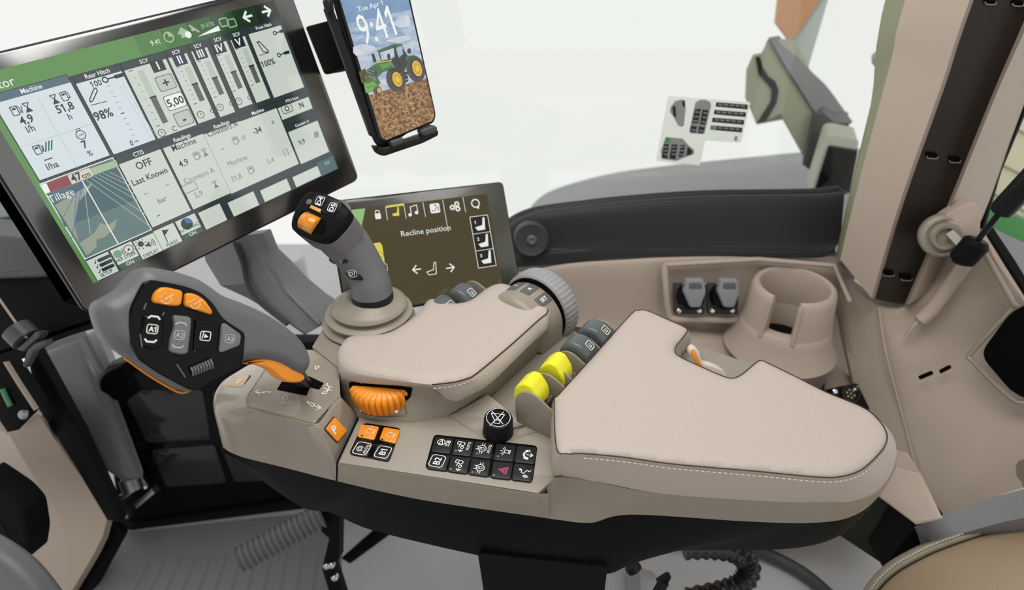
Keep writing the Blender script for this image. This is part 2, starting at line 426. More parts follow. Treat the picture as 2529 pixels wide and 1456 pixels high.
mb = MB(); mb.grid([T1, [a.lerp(b, .5) + V((0, -.004, 0)) for a, b in zip(T1, T2)], T2, T2b, T3, T4], BLK); mb.build('base_shell', console, smooth=35)
mb = MB(); crs = cat([Zp(*q) for q in [(819, 1257, .575), (850, 1253, .58), (960, 1270, .58), (1060, 1281, .58), (1130, 1305, .575), (1210, 1362, .565)]], 6)
mb.tube(crs, .0007, BLKS, 6); mb.build('shell_crease', console)
# facets around the black knob
mb = MB(); g = [[Zp(1112, 1026, .7015), Zp(1150, 1004, .708), Zp(1204, 973, .716)], [Zp(1150, 1052, .701), Zp(1190, 1030, .705), Zp(1250, 1010, .711)], [Zp(1190, 1080, .7003), Zp(1222, 1068, .7015), Zp(1296, 1047, .7045)]]
mb.grid(g, BEIGE, off=(0, 0, -.012))
g = [[Zp(1272, 1072, .7005), Zp(1330, 1026, .706), Zp(1368, 1024, .706)], [Zp(1280, 1080, .7003), Zp(1345, 1058, .7015), Zp(1366, 1060, .7015)]]
mb.grid(g, BEIGE, off=(0, 0, -.01)); mb.build('knob_plinth', console, smooth=0)
# ---- button panels
fb = Fr(Zp(833, 1141, ZP), A, B)
def lin_icon(mb, fr, c, pts, wd, m, closed=False, sc_=1.0):
    """icon points in mm; x runs along text direction (away), y to the left"""
    u0, v0 = fr.hit(*c)
    mb.stroke(fr, [(u0 - y * .001 * sc_, v0 + x * .001 * sc_) for x, y in pts], wd, m, closed=closed)
def iring(mb, fr, c, x, y, r, wd, m, a0=0, a1=360): u0, v0 = fr.hit(*c); mb.ring(fr, u0 - y * .001, v0 + x * .001, r * .001, wd, m, a0=a0, a1=a1)
def badge(mb, fr, c, t, h=.0085):
    u, v = fr.hit(*c); mb.rframe(fr, u, v, .016, .0175, .004, .0009, W)
    mb.text(fr, u, v, h * .9, t, W, rot=math.pi / 2, bold=.015)
def ic_isb(mb, f, c):
    iring(mb, f, c, 0, 3.5, 4.4, .0009, W); lin_icon(mb, f, c, [(-3, 6), (3.6, 3.5), (-3, 1)], .0009, W, True)
    u, v = f.hit(*c); mb.text(f, u + .0045, v, .0054, 'ISB', W, rot=math.pi / 2, bold=.015)
def ic_trac(mb, f, c, auto=False):
    o = 2.5 if auto else 0
    iring(mb, f, c, 3, 1 + o - 1.5, 2.6, .0009, W); iring(mb, f, c, -2.8, o - 1.5, 1.7, .0009, W)
    lin_icon(mb, f, c, [(-3, 2.5 + o), (1, 2.5 + o), (1.5, 5.5 + o), (5.5, 5.5 + o), (5.8, 2 + o)], .0009, W)
    lin_icon(mb, f, c, [(-6.5, o - 1), (-9, o - 1)], .0011, W); lin_icon(mb, f, c, [(-7.2, o + 1.6), (-9.6, o - 1), (-7.2, o - 3.4)], .0011, W)
    if auto: u, v = f.hit(*c); mb.text(f, u + .0055, v + .001, .0034, 'AUTO', W, rot=math.pi / 2, bold=.02)
def ic_diff(mb, f, c, auto=False):
    o = 2 if auto else 0
    iring(mb, f, c, 0, o, 4.6, .0009, W); iring(mb, f, c, 0, o - .6, 1.7, .0007, W); lin_icon(mb, f, c, [(-1.4, o + .6), (-1.4, o + 2.6), (1.4, o + 2.6), (1.4, o + .6)], .0007, W)
    for s in (-1, 1):
        lin_icon(mb, f, c, [(s * 3, o + 3.5), (s * 4, o + 5), (s * 8, o + 2.4)], .0008, W) if False else lin_icon(mb, f, c, [(s * 4.4, o + 1.3), (s * 8, o + 1.3)], .0008, W)
        lin_icon(mb, f, c, [(s * 4.4, o - 1.3), (s * 8, o - 1.3)], .0008, W)
    lin_icon(mb, f, c, [(-2.2, o + 4.4), (-2.2, o + 7)], .0008, W); lin_icon(mb, f, c, [(2.2, o + 4.4), (2.2, o + 7)], .0008, W)
    if auto: u, v = f.hit(*c); mb.text(f, u + .0062, v + .001, .0034, 'AUTO', W, rot=math.pi / 2, bold=.02)
def ic_beacon(mb, f, c):
    lin_icon(mb, f, c, [(-3, -4), (3, -4)], .0009, W); lin_icon(mb, f, c, [(-2.2, -2.6), (-2.2, 2.4), (2.2, 2.4), (2.2, -2.6)], .0009, W, True)
    for a in (-70, -40, 0, 40, 70):
        r = math.radians(a); lin_icon(mb, f, c, [(math.sin(r) * 4, 2 + math.cos(r) * 2.2), (math.sin(r) * 7, 2 + math.cos(r) * 5)], .0008, W)
def ic_phone(mb, f, c):
    p = [(6 * math.cos(math.radians(a)) - 1, 7 * math.sin(math.radians(a)) - 3) for a in range(20, 170, 10)]
    lin_icon(mb, f, c, p, .0022, W); lin_icon(mb, f, c, [(4, 2), (5, -1)], .0036, W); lin_icon(mb, f, c, [(-6, 2), (-7, -1)], .0036, W)
    lin_icon(mb, f, c, [(-1, 1), (-1, -6)], .0011, W); lin_icon(mb, f, c, [(1.5, -3.5), (-1, -6.3), (-3.5, -3.5)], .0012, W)
RED = mat('red_print', (.62, .10, .16), .5, .3, srgb=False)
def ic_haz(mb, f, c):
    lin_icon(mb, f, c, [(-5, -4.2), (5, -4.2), (0, 5.5)], .0009, RED, True); lin_icon(mb, f, c, [(-2.6, -2.6), (2.6, -2.6), (0, 2.2)], .0009, RED, True)
def ic_voice(mb, f, c):
    u, v = f.hit(*c); mb.disc(f, u - .0062, v + .004, .0013, W, .0004)
    lin_icon(mb, f, c, [(4.5, 4.5), (0, 4), (-1, 1), (2, 0), (4.5, -2), (3, -4), (5, -6)], .0009, W)
    for r in (2.5, 4.4, 6.2): lin_icon(mb, f, c, [(-2.5 - r * .72 * math.cos(math.radians(a)) + 1, -1.5 + r * .8 * math.sin(math.radians(a)) * .8) for a in range(-50, 60, 20)], .0008, W)
PANEL = mat('button_black', (.016, .016, .018), .35, .25, srgb=False)
LEDM = mat('led_lens', (.16, .16, .16), .3, .5, srgb=False)
def panel(name, px, buttons, leds, lab):
    q = Zl(px, ZP)
    mb = MB(); mb.prism([p + UP * .0012 for p in rpoly(q, .006, 5)], UP, .006, GLOSS, .0008, 2); o = mb.build(name, console); o['label'] = lab
    f = fb.shift(w=.0028)
    for bpx, ic, m in buttons:
        b = [f.at(*p) for p in bpx]
        mb = MB(); mb.prism(rpoly(b, .003, 4), UP, .0022, m, .0009, 2)
        ic(mb, f); mb.build('button', o, smooth=30)
    for l in leds: mb = MB(); mb.lathe([(.0012, -.002), (.0016, .0006), (.0010, .0012), (.0001, .0014)], f.at(*l), UP, LEDM, 12); mb.build('status_light', o)
    return o
def grid_cell(c, i, j, ni, nj, gap):
    """sub-quad of the pixel quad c = TL TR BR BL"""
    def bil(s, t): return tuple((c[0][k] * (1 - s) + c[1][k] * s) * (1 - t) + (c[3][k] * (1 - s) + c[2][k] * s) * t for k in (0, 1))
    s0, s1, t0, t1 = (i + gap) / ni, (i + 1 - gap) / ni, (j + gap * 1.2) / nj, (j + 1 - gap * 1.2) / nj
    return [bil(s0, t0), bil(s1, t0), bil(s1, t1), bil(s0, t1)]
def eng(mb, f, c, fast):
    iring(mb, f, c, 0, 0, 3.4, .0006, W, 30, 330); lin_icon(mb, f, c, [(2.5, 2.2), (4.5, 2.2), (4.5, -2.2), (2.5, -2.2)], .0006, W); lin_icon(mb, f, c, [(-3, -5), (4, -5)], .0006, W); lin_icon(mb, f, c, [(-3, -6.3), (4, -6.3)], .0006, W)
    u, v = f.hit(*c); mb.text(f, u - .0005, v + .0085 if fast else v + .0075, .004, 'II' if fast else 'I', W, rot=math.pi / 2)
    mb.disc(f, u - .0055, v - .0085, .0013, SEAM, .0004)
c1 = [(898, 1044), (991, 1058), (961, 1141), (861, 1122)]
def autoc(m, f):
    c = (894, 1107); u, v = f.hit(*c); m.rframe(f, u, v, .017, .0185, .004, .001, W); m.ring(f, u - .002, v - .001, .0036, .0009, W, a0=30, a1=340); m.ring(f, u - .002, v - .001, .0016, .0009, W)
    m.text(f, u + .0052, v, .0035, 'AUTO', W, rot=math.pi / 2, bold=.02)
panel('engine_button_panel', c1, [
    ([(891, 1046), (937, 1052), (924, 1085), (882, 1077)], lambda m, f: eng(m, f, (912, 1065), True), ORANGE),
    ([(948, 1053), (989, 1060), (977, 1094), (936, 1084)], lambda m, f: eng(m, f, (962, 1074), False), ORANGE),
    ([(880, 1083), (921, 1092), (908, 1127), (865, 1119)], autoc, PANEL),
    ([(932, 1094), (974, 1101), (959, 1137), (918, 1129)], lambda m, f: badge(m, f, (946, 1116), 'B1'), PANEL)], [], 'black keypad with two orange keys')
c2 = [(1074, 1075), (1222, 1091), (1207, 1177), (1051, 1156)]; c3 = [(1225, 1092), (1327, 1103), (1314, 1190), (1210, 1178)]
L5 = [(grid_cell(c2, 0, 0, 3, 2, .03), lambda m, f: ic_isb(m, f, (1097, 1093)), PANEL), (grid_cell(c2, 1, 0, 3, 2, .03), lambda m, f: ic_trac(m, f, (1145, 1101), True), PANEL),
      (grid_cell(c2, 2, 0, 3, 2, .03), lambda m, f: ic_diff(m, f, (1195, 1108), True), PANEL), (grid_cell(c2, 0, 1, 3, 2, .03), lambda m, f: badge(m, f, (1080, 1138), 'B2'), PANEL),
      (grid_cell(c2, 1, 1, 3, 2, .03), lambda m, f: ic_trac(m, f, (1135, 1146)), PANEL), (grid_cell(c2, 2, 1, 3, 2, .03), lambda m, f: ic_diff(m, f, (1186, 1155)), PANEL),
      (grid_cell(c3, 0, 0, 2, 2, .025), lambda m, f: ic_beacon(m, f, (1251, 1115)), PANEL), (grid_cell(c3, 1, 0, 2, 2, .025), lambda m, f: ic_phone(m, f, (1303, 1121)), PANEL),
      (grid_cell(c3, 0, 1, 2, 2, .025), lambda m, f: ic_haz(m, f, (1243, 1161)), PANEL), (grid_cell(c3, 1, 1, 2, 2, .025), lambda m, f: ic_voice(m, f, (1296, 1168)), PANEL)]
panel('function_button_panel', [(1072, 1073), (1328, 1101), (1315, 1192), (1049, 1157)], L5, [(1126, 1113), (1178, 1120), (1230, 1127), (1113, 1158), (1167, 1166), (1220, 1173)], 'black keypad of ten keys marked ISB, AUTO and B2')
# ---- palm rest base and dial housing
prs = [(836, 885, .745, 838, 955), (842, 928, .742, 845, 988), (859, 938, .742, 884, 1031), (891, 944, .742, 932, 1037), (1020, 953, .742, 1015, 1046), (1065, 954, .742, 1075, 1036), (1089, 976, .735, 1108, 1028), (1125, 992, .728, 1145, 1012), (1160, 977, .734, 1178, 994), (1210, 947, .738, 1217, 979), (1353, 811, .742, 1361, 844), (1353, 772, .742, 1353, 812), (1281, 716, .742, 1281, 760), (1228, 702, .742, 1228, 745), (1163, 742, .742, 1163, 790), (1074, 740, .742, 1074, 790), (996, 802, .742, 996, 840), (907, 828, .742, 907, 870), (866, 832, .742, 860, 890)]
topr = [Zp(a, b, z) for a, b, z, c, d in prs]; botr = [Zp(c, d, .699) for a, b, z, c, d in prs]
mb = MB(); mb.rings([botr, [a.lerp(b, .06) + UP * .001 for a, b in zip(botr, topr)], topr], BEIGE); mb.build('palm_rest_base', console, smooth=30)
mb = MB(); fw = Fr3(Zp(1015, 1046, .70), Zp(1065, 1040, .70), Zp(1010, 990, .722)); fw = Fr3(Zp(932, 1037, .70), Zp(1015, 1046, .70), Zp(950, 985, .725))
mb.pxpoly(fw, [(862, 944), (880, 938), (1019, 957), (1014, 980), (996, 996), (940, 1006), (885, 990), (864, 975)], GAP, .0012)  # flat black patch paints the dark of the wheel opening
mb.pxstroke(fw, [(1000, 1000), (1005, 1022)], .0007, SEAM, .0012); mb.pxstroke(fw, [(886, 1012), (905, 1022), (940, 1028), (1000, 1026)], .0006, SEAM, .0012)
def blob(c, s): return [(c[0] + x * s, c[1] + y * s) for x, y in [(-12, 2), (-7, -2), (-4, -6), (2, -7), (7, -4), (11, -4), (12, 0), (8, 2), (6, 5), (3, 2), (-4, 3), (-6, 6), (-8, 3)]]
mb.pxpoly(fw, blob((976, 1014), .9), W, .004); mb.pxpoly(fw, blob((899, 1010), .8), W, .004)
mb.build('speed_scale', console, smooth=0)
CC = V((.62, .79, 0)).normalized(); EE = V((.79, -.62, 0)).normalized()
dc = Dp(1322, 768, .955)
hp = [dc + EE * (.053 * math.cos(a)) + UP * (.049 * math.sin(a)) for a in [math.radians(170 - i * 10) for i in range(18)]]
hp += [V((hp[-1].x, hp[-1].y, .70)), V((hp[0].x, hp[0].y, .70))]
mb = MB(); mb.prism([p - CC * .004 for p in hp], CC, .056, BEIGE, .003, 3, bevb=.012); mb.build('dial_housing', console, smooth=35)
def cyl_key(c, ang, name, txt):
    s_ = EE * (.053 * math.cos(ang)) + UP * (.049 * math.sin(ang)); n = (EE * (math.cos(ang) / .053) + UP * (math.sin(ang) / .049)).normalized(); t = n.cross(CC).normalized()
    f = Fr(dc + s_ + n * .0008 - CC * .0205, CC, t)
    if f.n.dot(n) < 0: f = Fr(f.o, t, CC)
    mb = MB(); q = [f.p(*p) for p in [(-.013, -.008), (.013, -.008), (.013, .008), (-.013, .008)]]
    mb.prism(rpoly(q, .002), f.n, .003, GREY, .0008, 2)
    rot = math.atan2((CC).dot(f.y), (CC).dot(f.x))
    mb.text(f, 0, 0, .006, txt, W, rot=rot, bold=.02)
    o = mb.build('dial_key', console); return o
cyl_key(0, math.radians(112), 'dial_key', '//'); cyl_key(0, math.radians(86), 'dial_key', 'A'); cyl_key(0, math.radians(58), 'dial_key', 'SET')
# lever tray: beige fins and icon plates
lever_px = [(1320, 950, 'y'), (1381, 900, 'y'), (1424, 850, 'g'), (1463, 812, 'g')]
def fin(c, name='tray_fin', L=.062):
    pr = [(-.006, -.062), (-.010, -.03), (-.008, -.012), (0, -.003), (.009, 0), (.02, -.003), (.034, -.012), (L, -.028), (L, -.062)]
    q = cat([c + QQ * x + UP * z for x, z in pr[:8]], 4) + [c + QQ * L + UP * -.062]
    mb = MB(); mb.prism([p + PP * .0015 for p in q], PP, .003, BEIGE, .0009, 2, bevb=.0009); return mb.build(name, console)
for q in [(1292, 962), (1335, 917), (1356, 900), (1388, 862), (1427, 824), (1470, 785)]: fin(Zp(*q, .757))
for q in [(1112, 748), (1158, 690)]: fin(Zp(q[0], q[1], .763), L=.045)
def iconplate(pxs):
    f = Fr(Zp(*pxs[3], .728), QQ, PP)
    mb = MB(); b = [f.at(*p) for p in pxs]
    mb.prism(rpoly(b, .002), UP, .022, GREYD, .0008, 2)
    us = [f.hit(*p) for p in pxs]; cu = sum(u for u, v in us) / 4; cv = sum(v for u, v in us) / 4
    K = mat('icon_grey', (.42, .40, .37), .6, .2, srgb=False)
    mb.rframe(f, cu, cv - .010, .006, .006, .001, .0007, K, .0006); mb.ring(f, cu, cv + .002, .0025, .0007, K, .0006); mb.stroke(f, [(cu - .003, cv - .004), (cu + .003, cv - .004)], .0007, K, .0006); mb.ring(f, cu, cv + .012, .002, .0012, K, .0006)
    mb.build('icon_plate', console)
iconplate([(1331, 988), (1366, 955), (1378, 968), (1347, 1003)]); iconplate([(1394, 936), (1425, 905), (1434, 915), (1404, 946)])
# rear block under the joystick boot
mb = MB(); q = Zl([(770, 850), (800, 800), (850, 775), (1000, 775), (1010, 800), (950, 850), (870, 870), (838, 905)], .742)
bt = Zl([(778, 885), (792, 830), (850, 800), (1000, 800), (1010, 830), (950, 880), (880, 930), (838, 935)], .69)
mb.rings([bt, [p - UP * .004 for p in q], inset(q, .003, UP)], BEIGEG); mb.build('boot_block', console, smooth=25)
# support post, hoses
mb = MB(); c = Zp(1340, 1400, .545)
q = Zl([(1180, 1365), (1500, 1400), (1480, 1330), (1230, 1300)], .575); qb = [V((p.x * .8 + .02, p.y - .02, .22)) for p in q]
mb.rings([qb, q], BLK); mb.build('support_post', console)
# =================================================================== PADS
def pad(name, label, upper, lower, zu, zl, seam_ix, loop=False):
    root = thing(name, label, 'arm pad', sum(Zl(lower, zl), V((0, 0, 0))) / len(lower))
    Ur = Zl(upper, zu); Lr = Zl(lower, zl); n = 160
    u = cat(Ur, 6, True); l = cat(Lr, 6, True); u, l = (u, l) if len(u) == len(l) else (resample(u, n, True), resample(l, n, True))
    def mid(t): return [a.lerp(c, t) for a, c in zip(l, u)]
    out = [l, inset(mid(.12), -.0010, UP), inset(mid(.5), -.0020, UP), inset(mid(.85), -.0010, UP), u]
    mb = MB(); mb.rings(out, LEATH, cap1=False); dome(mb, u, .0055, .016, LEATH); mb.build('leather_cover', root, smooth=70, weld=True)
    if seam_ix:
        a, b = seam_ix; s = cat(Ur[a:b + 1] if b > a else Ur[a:] + Ur[:b + 1], 8)
        sm = [p + UP * .0003 for p in inset_open(s, .0006)]
        if loop: sl = cat(Ur, 8, True); sl = inset(sl, -.0006, UP); sm = [p + UP * .0003 for p in sl] + [sl[0] + UP * .0003]
        mb = MB(); mb.tube(sm, .0006 if loop else .0008, SEAM, 6); mb.build('seam', root)
        mb = MB(); st = resample([p + UP * -.0042 for p in inset_open(s, .0024)], int(sum((x - y).length for x, y in zip(s, s[1:])) / .0055))
        for p, q in zip(st, st[1:]):
            mb.tube([p.lerp(q, .2), p.lerp(q, .8)], .0006, STITCH, 5)
        mb.build('stitching', root)
    return root
def inset_open(s, d):
    out = []
    for i, p in enumerate(s):
        t = (s[min(i + 1, len(s) - 1)] - s[max(i - 1, 0)]).normalized(); out.append(p + UP.cross(t) * d)
    return out
up1 = [(838, 872), (846, 848), (866, 830), (907, 826), (955, 822), (996, 801), (1035, 770), (1056, 743), (1074, 738), (1100, 746), (1127, 749), (1163, 740), (1204, 711), (1228, 701), (1251, 702), (1281, 717), (1338, 749), (1352, 763), (1349, 774), (1328, 791), (1260, 852), (1177, 921), (1150, 935), (1125, 942), (1098, 946), (1067, 949), (1020, 944), (891, 922), (848, 900)]
lo1 = [(836, 890), (846, 862, .748), (866, 838, .748), (907, 834, .748), (955, 830, .748), (996, 810, .748), (1035, 780, .748), (1058, 753, .748), (1074, 748, .748), (1100, 755, .748), (1127, 758, .748), (1163, 748, .748), (1204, 720, .748), (1228, 710, .748), (1251, 710, .748), (1281, 724, .748), (1340, 758, .748), (1354, 780), (1353, 808), (1331, 830), (1270, 890), (1207, 949, .737), (1163, 975, .733), (1130, 990, .728), (1100, 984, .730), (1071, 960, .738), (1020, 954), (891, 945), (843, 929)]
pad('palm_rest', 'beige leather palm rest behind the orange wheel and under the joystick boot', up1, lo1, .7585, .742, (17, 25))
up2 = [(1370, 989), (1380, 975), (1460, 887), (1557, 778), (1577, 767), (1600, 768), (1650, 790), (1688, 807), (1696, 819), (1670, 853), (1667, 869), (1680, 882), (1740, 910), (1790, 931), (1812, 934), (1834, 924), (1869, 895), (1881, 891), (1900, 899), (1970, 933), (2039, 968), (2130, 1006), (2168, 1036), (2188, 1068), (2186, 1097), (2163, 1127), (2126, 1159), (2080, 1175), (2020, 1177), (1873, 1163), (1665, 1145), (1541, 1128), (1440, 1119), (1398, 1119), (1375, 1104)]
lo2 = [(1362, 1028), (1375, 1010), (1460, 920), (1560, 810), (1578, 800), (1600, 800), (1650, 820), (1695, 838), (1706, 845), (1680, 880), (1680, 896), (1690, 908), (1740, 935), (1790, 955), (1812, 958), (1834, 948), (1872, 920), (1885, 916), (1905, 924), (1975, 958), (2045, 992), (2145, 1030), (2192, 1060), (2212, 1095), (2212, 1135), (2195, 1178), (2160, 1214), (2110, 1236), (2036, 1241), (1873, 1236), (1640, 1219), (1500, 1194), (1420, 1180), (1385, 1174), (1364, 1160)]
pad('armrest_pad', 'large beige leather armrest pad with a notch in its far edge', up2, lo2, .752, .701, (24, 32), True)
# =================================================================== LOOSE CONTROLS
# orange speed wheel
wc = Zp(952, 938, .727) + V((0, -.008, 0)); wax = V((-.03, -.10, 1)).normalized()
root = thing('speed_wheel', 'ribbed orange thumb wheel under the front of the palm rest', 'thumb wheel', wc)
mb = MB(); R = []
wx = V((1, 0, 0)); wx = (wx - wax * wx.dot(wax)).normalized(); wy = wax.cross(wx); n = 34 * 8
def wr(base, amp, h): return [wc + wax * h + (wx * math.cos(6.28319 * i / n) + wy * math.sin(6.28319 * i / n)) * (base - amp * (max(0, math.cos(i / 8 * 6.28319)) ** 2)) for i in range(n)]
R = [wr(.032, 0, -.019), wr(.0365, .001, -.017), wr(.0425, .0028, -.011), wr(.0435, .003, .002), wr(.0425, .0028, .010), wr(.038, .001, .013), wr(.02, 0, .0135)]
mb.rings(R, ORANGE); mb.build('ribbed_rim', root, smooth=50)
mb = MB(); mb.lathe([(.012, -.024), (.012, -.019)], wc, wax, BLKS, 20); mb.build('hub', root)
# black rotary knob with the crossed bell
kc = Zp(1230, 1066, .7005); kax = (UP + V((.03, -.10, 0))).normalized()
root = thing('rotary_control', 'black fluted rotary knob with a crossed white symbol, above the long keypad', 'knob', kc)
kx = (A - kax * A.dot(kax)).normalized(); ky = kax.cross(kx); n = 24 * 6
def kr(r, amp, h): return [kc + kax * h + (kx * math.cos(6.28319 * i / n) + ky * math.sin(6.28319 * i / n)) * (r - amp * (max(0, math.cos(i / 6 * 6.28319)))) for i in range(n)]
mb = MB(); mb.rings([kr(.0185, 0, 0), kr(.0185, 0, .004), kr(.0178, .0009, .006), kr(.0172, .0011, .022), kr(.0165, .0008, .0245), kr(.0150, 0, .0255)], BLKS); mb.build('fluted_body', root, smooth=40)
f = Fr(kc + kax * .0256, kx, ky); mb = MB(); mb.disc(f, 0, 0, .0148, BLK, .0002, 32); mb.ring(f, 0, 0, .0140, .0007, W, .0004, n=40)
def kp(L): return [f.hit(*p) for p in L]
for L in ([(1210, 1051), (1244, 1017)], [(1215, 1015), (1242, 1047)], [(1213, 1020), (1221, 1037), (1236, 1038), (1246, 1024), (1213, 1020)], [(1219, 1040), (1222, 1045), (1233, 1046), (1235, 1040)]): mb.stroke(f, kp(L), .0009, W, .0005)
mb.build('knob_cap', root, smooth=0)
# grey ribbed dial on the dial housing
root = thing('rotary_dial', 'large grey ribbed dial at the far end of the palm rest', 'dial', dc)
n = 48 * 6
def dr(r, amp, h): return [dc + CC * h + (EE * math.cos(6.28319 * i / n) + UP * math.sin(6.28319 * i / n)) * (r - amp * (1 if i % 6 == 0 else .25 if i % 6 in (1, 5) else 0)) for i in range(n)]
mb = MB(); mb.rings([dr(.050, 0, -.002), dr(.0565, 0, .001), dr(.059, .0014, .004), dr(.059, .0014, .026), dr(.0565, .0008, .030), dr(.050, 0, .0315)], GREYL); mb.build('ribbed_ring', root, smooth=40)
mb = MB(); mb.lathe([(.054, -.0045), (.054, -.0005)], dc, CC, GAP, 48); mb.build('shadow_gap', root)
mb = MB(); mb.lathe([(.049, .029), (.049, .033), (.045, .0345), (.0001, .035)], dc, CC, GREY, 48); mb.build('dial_cap', root)
# lever paddles in the tray
def profile(c, pts, w, m, mb, bev=.003):
    q = cat([c + QQ * x + UP * z for x, z in pts], 4, True)
    mb.prism([p + PP * (w / 2) for p in q], PP, w, m, bev, 3, bevb=bev)
def yellow_lever(c, lab):
    root = thing('control_lever', lab, 'control lever', c - UP * .06, 'control lever paddles')
    mb = MB(); q = rpoly([c + QQ * (x * .80 - .004) + UP * z for x, z in [(-.023, -.016), (-.020, -.002), (-.006, .0085), (.006, .0085), (.019, -.006), (.022, -.020), (.010, -.036), (-.012, -.034)]], .005, 4); mb.prism([p + PP * .0145 for p in q], PP, .029, YELLOW, .0028, 3, bevb=.0028)
    for i in range(4):
        y = -.0084 + i * .0056
        mb.tube([c + QQ * (x * .80 - .004) + UP * z + PP * y for x, z in [(-.0178, -.0022), (-.0120, .0022), (-.006, .0070), (-.002, .0078), (.004, .0076)]], .0012, YELLOW, 6)
    mb.build('paddle', root, smooth=45)
    mb = MB(); mb.tube([c - UP * .028, c - UP * .058], .006, BLKS, 10); mb.build('stem', root)
    return root
def grey_lever(c, lab):
    root = thing('control_lever', lab, 'control lever', c - UP * .06, 'control lever paddles')
    mb = MB(); profile(c, [(-.020, -.020), (-.020, -.006), (-.012, .006), (0, .010), (.012, .006), (.021, -.006), (.022, -.022), (.012, -.036), (-.010, -.036)], .030, GREYD2, mb, .006)
    o = mb.build('paddle', root, smooth=60)
    ang = math.radians(35); nrm = (QQ * math.sin(ang) + UP * math.cos(ang)); f = Fr(c + QQ * .0155 + UP * .0048, nrm.cross(PP).normalized() * 1, PP)
    if f.n.dot(nrm) < 0: f = Fr(f.o, -f.x, f.y)
    mb = MB(); mb.rframe(f, 0, 0, .011, .011, .002, .0009, W, .0006); mb.stroke(f, [(-.0025, -.002), (.0025, -.002)], .0009, W, .0006); mb.stroke(f, [(-.0025, .0015), (.0025, .0015), (.0025, -.002)], .0009, W, .0006)
    mb.build('symbol', o, smooth=0)
    mb = MB(); mb.tube([c - UP * .028, c - UP * .058], .006, BLKS, 10); mb.build('stem', root)
    return root
GREYD2 = mat('slate_plastic', (.085, .10, .10), .35, .45, srgb=False)
yellow_lever(Zp(1322, 949, .757), 'yellow control lever nearest the black crossed knob')
yellow_lever(Zp(1382, 899, .757), 'yellow control lever in the middle of the tray, beside a grey lever')
grey_lever(Zp(1428, 851, .757), 'dark grey control lever right behind the second yellow lever')
grey_lever(Zp(1468, 814, .757), 'dark grey control lever at the far end of the tray beside the big armrest pad')
grey_lever(Zp(1092, 752, .755), 'dark grey control lever half hidden behind the palm rest, nearest the joystick')
grey_lever(Zp(1142, 722, .762), 'dark grey control lever behind the palm rest below the seat menu screen')
# orange and white toggle in the notch of the armrest pad
c = Zp(1722, 905, .735)
root = thing('notch_switch', 'small orange and white switch in the notch of the big armrest pad', 'switch', c - UP * .035)
fY = Fr(Zp(1730, 900, .74), V((1, 0, 0)), V((0, .25, 1)))
mb = MB(); q = [fY.at(*p) for p in [(1713, 858), (1728, 870), (1735, 895), (1760, 903), (1785, 915), (1796, 932), (1770, 945), (1735, 925), (1716, 890), (1702, 872)]]
mb.prism(cat(q, 3, True), fY.n if fY.n.y < 0 else -fY.n, .012, mat('ivory_plastic', (.62, .55, .48), .35, .4, srgb=False), .002, 3); mb.build('rocker', root)
mb = MB(); q = [fY.at(*p) - V((0, .004, 0)) for p in [(1706, 868), (1713, 860), (1727, 888), (1735, 905), (1726, 903), (1714, 886)]]
mb.prism(cat(q, 3, True), V((0, -1, .2)), .008, ORANGE, .001, 2); mb.build('orange_face', root)
# =================================================================== JOYSTICK
jb = Zp(918, 752, .785)
joy = thing('joystick', 'grey joystick with black head and orange wheel on a beige bellows', 'joystick', Zp(915, 790, .742))
mb = MB(); bc = Zp(912, 792, .742)
prof = [(.066, .0), (.0685, .005), (.066, .011), (.054, .015), (.056, .019), (.063, .024), (.0635, .028), (.058, .032), (.049, .035), (.050, .038), (.055, .044), (.0535, .049), (.046, .054), (.036, .061), (.031, .066), (.0295, .066)]
Rg = []
for i, (r, h) in enumerate(prof):
    h *= .66; r *= .93
    cc = bc + UP * h + V((.006, -.006, 0)) * (h / .043) ; Rg.append(circle(cc, V((1, 0, 0)), V((0, 1, 0)), r, 56))
mb.rings(Rg, BEIGE); mb.build('bellows', joy, smooth=60)
sp = [((867, 731), (969, 727)), ((867, 722), (969, 718)), ((866, 705), (966, 702)), ((857, 682), (957, 673)), ((842, 661), (943, 642)), ((823, 640), (923, 602)), ((800, 621), (899, 565)), ((775, 600), (869, 525)), ((752, 588), (862, 505))]
dd = [.868, .868, .866, .862, .856, .848, .838, .828, .818]
Rg = []; pts = []
for (a, b), d in zip(sp, dd):
    p, q = Dp(*a, d), Dp(*b, d); pts.append(((p + q) / 2, (q - p) / 2))
for i, (c, h) in enumerate(pts):
    t = (pts[min(i + 1, len(pts) - 1)][0] - pts[max(i - 1, 0)][0]).normalized(); x = h - t * h.dot(t); y = t.cross(x.normalized()) * x.length * 1.05
    if i in (0, 1): x = V((h.length, 0, 0)); y = V((0, h.length, 0))
    Rg.append(circle(c, x, y, 1, 40))
R2 = [[V(p) for p in zip(*[])] for _ in range(0)]
cols = [cat([Rg[i][j] for i in range(1, len(Rg))], 5) for j in range(40)]
R2 = [[cols[j][i] for j in range(40)] for i in range(len(cols[0]))]
JG = mat('joystick_grey', (.13, .13, .138), .42, .45, bump=('noise', 1300, .1, .0003), srgb=False)
mb = MB(); mb.rings(R2, JG); grip = mb.build('grip', joy, smooth=60)
mb = MB(); b0 = R2[0]; c0 = sum(b0, V((0, 0, 0))) / 40; mb.rings([[c0 + (p - c0) * 1.012 - UP * .013 for p in b0], [c0 + (p - c0) * 1.012 - UP * .002 for p in b0], [c0 + (p - c0) * 1.0 for p in b0]], BLKS); mb.build('collar', joy)
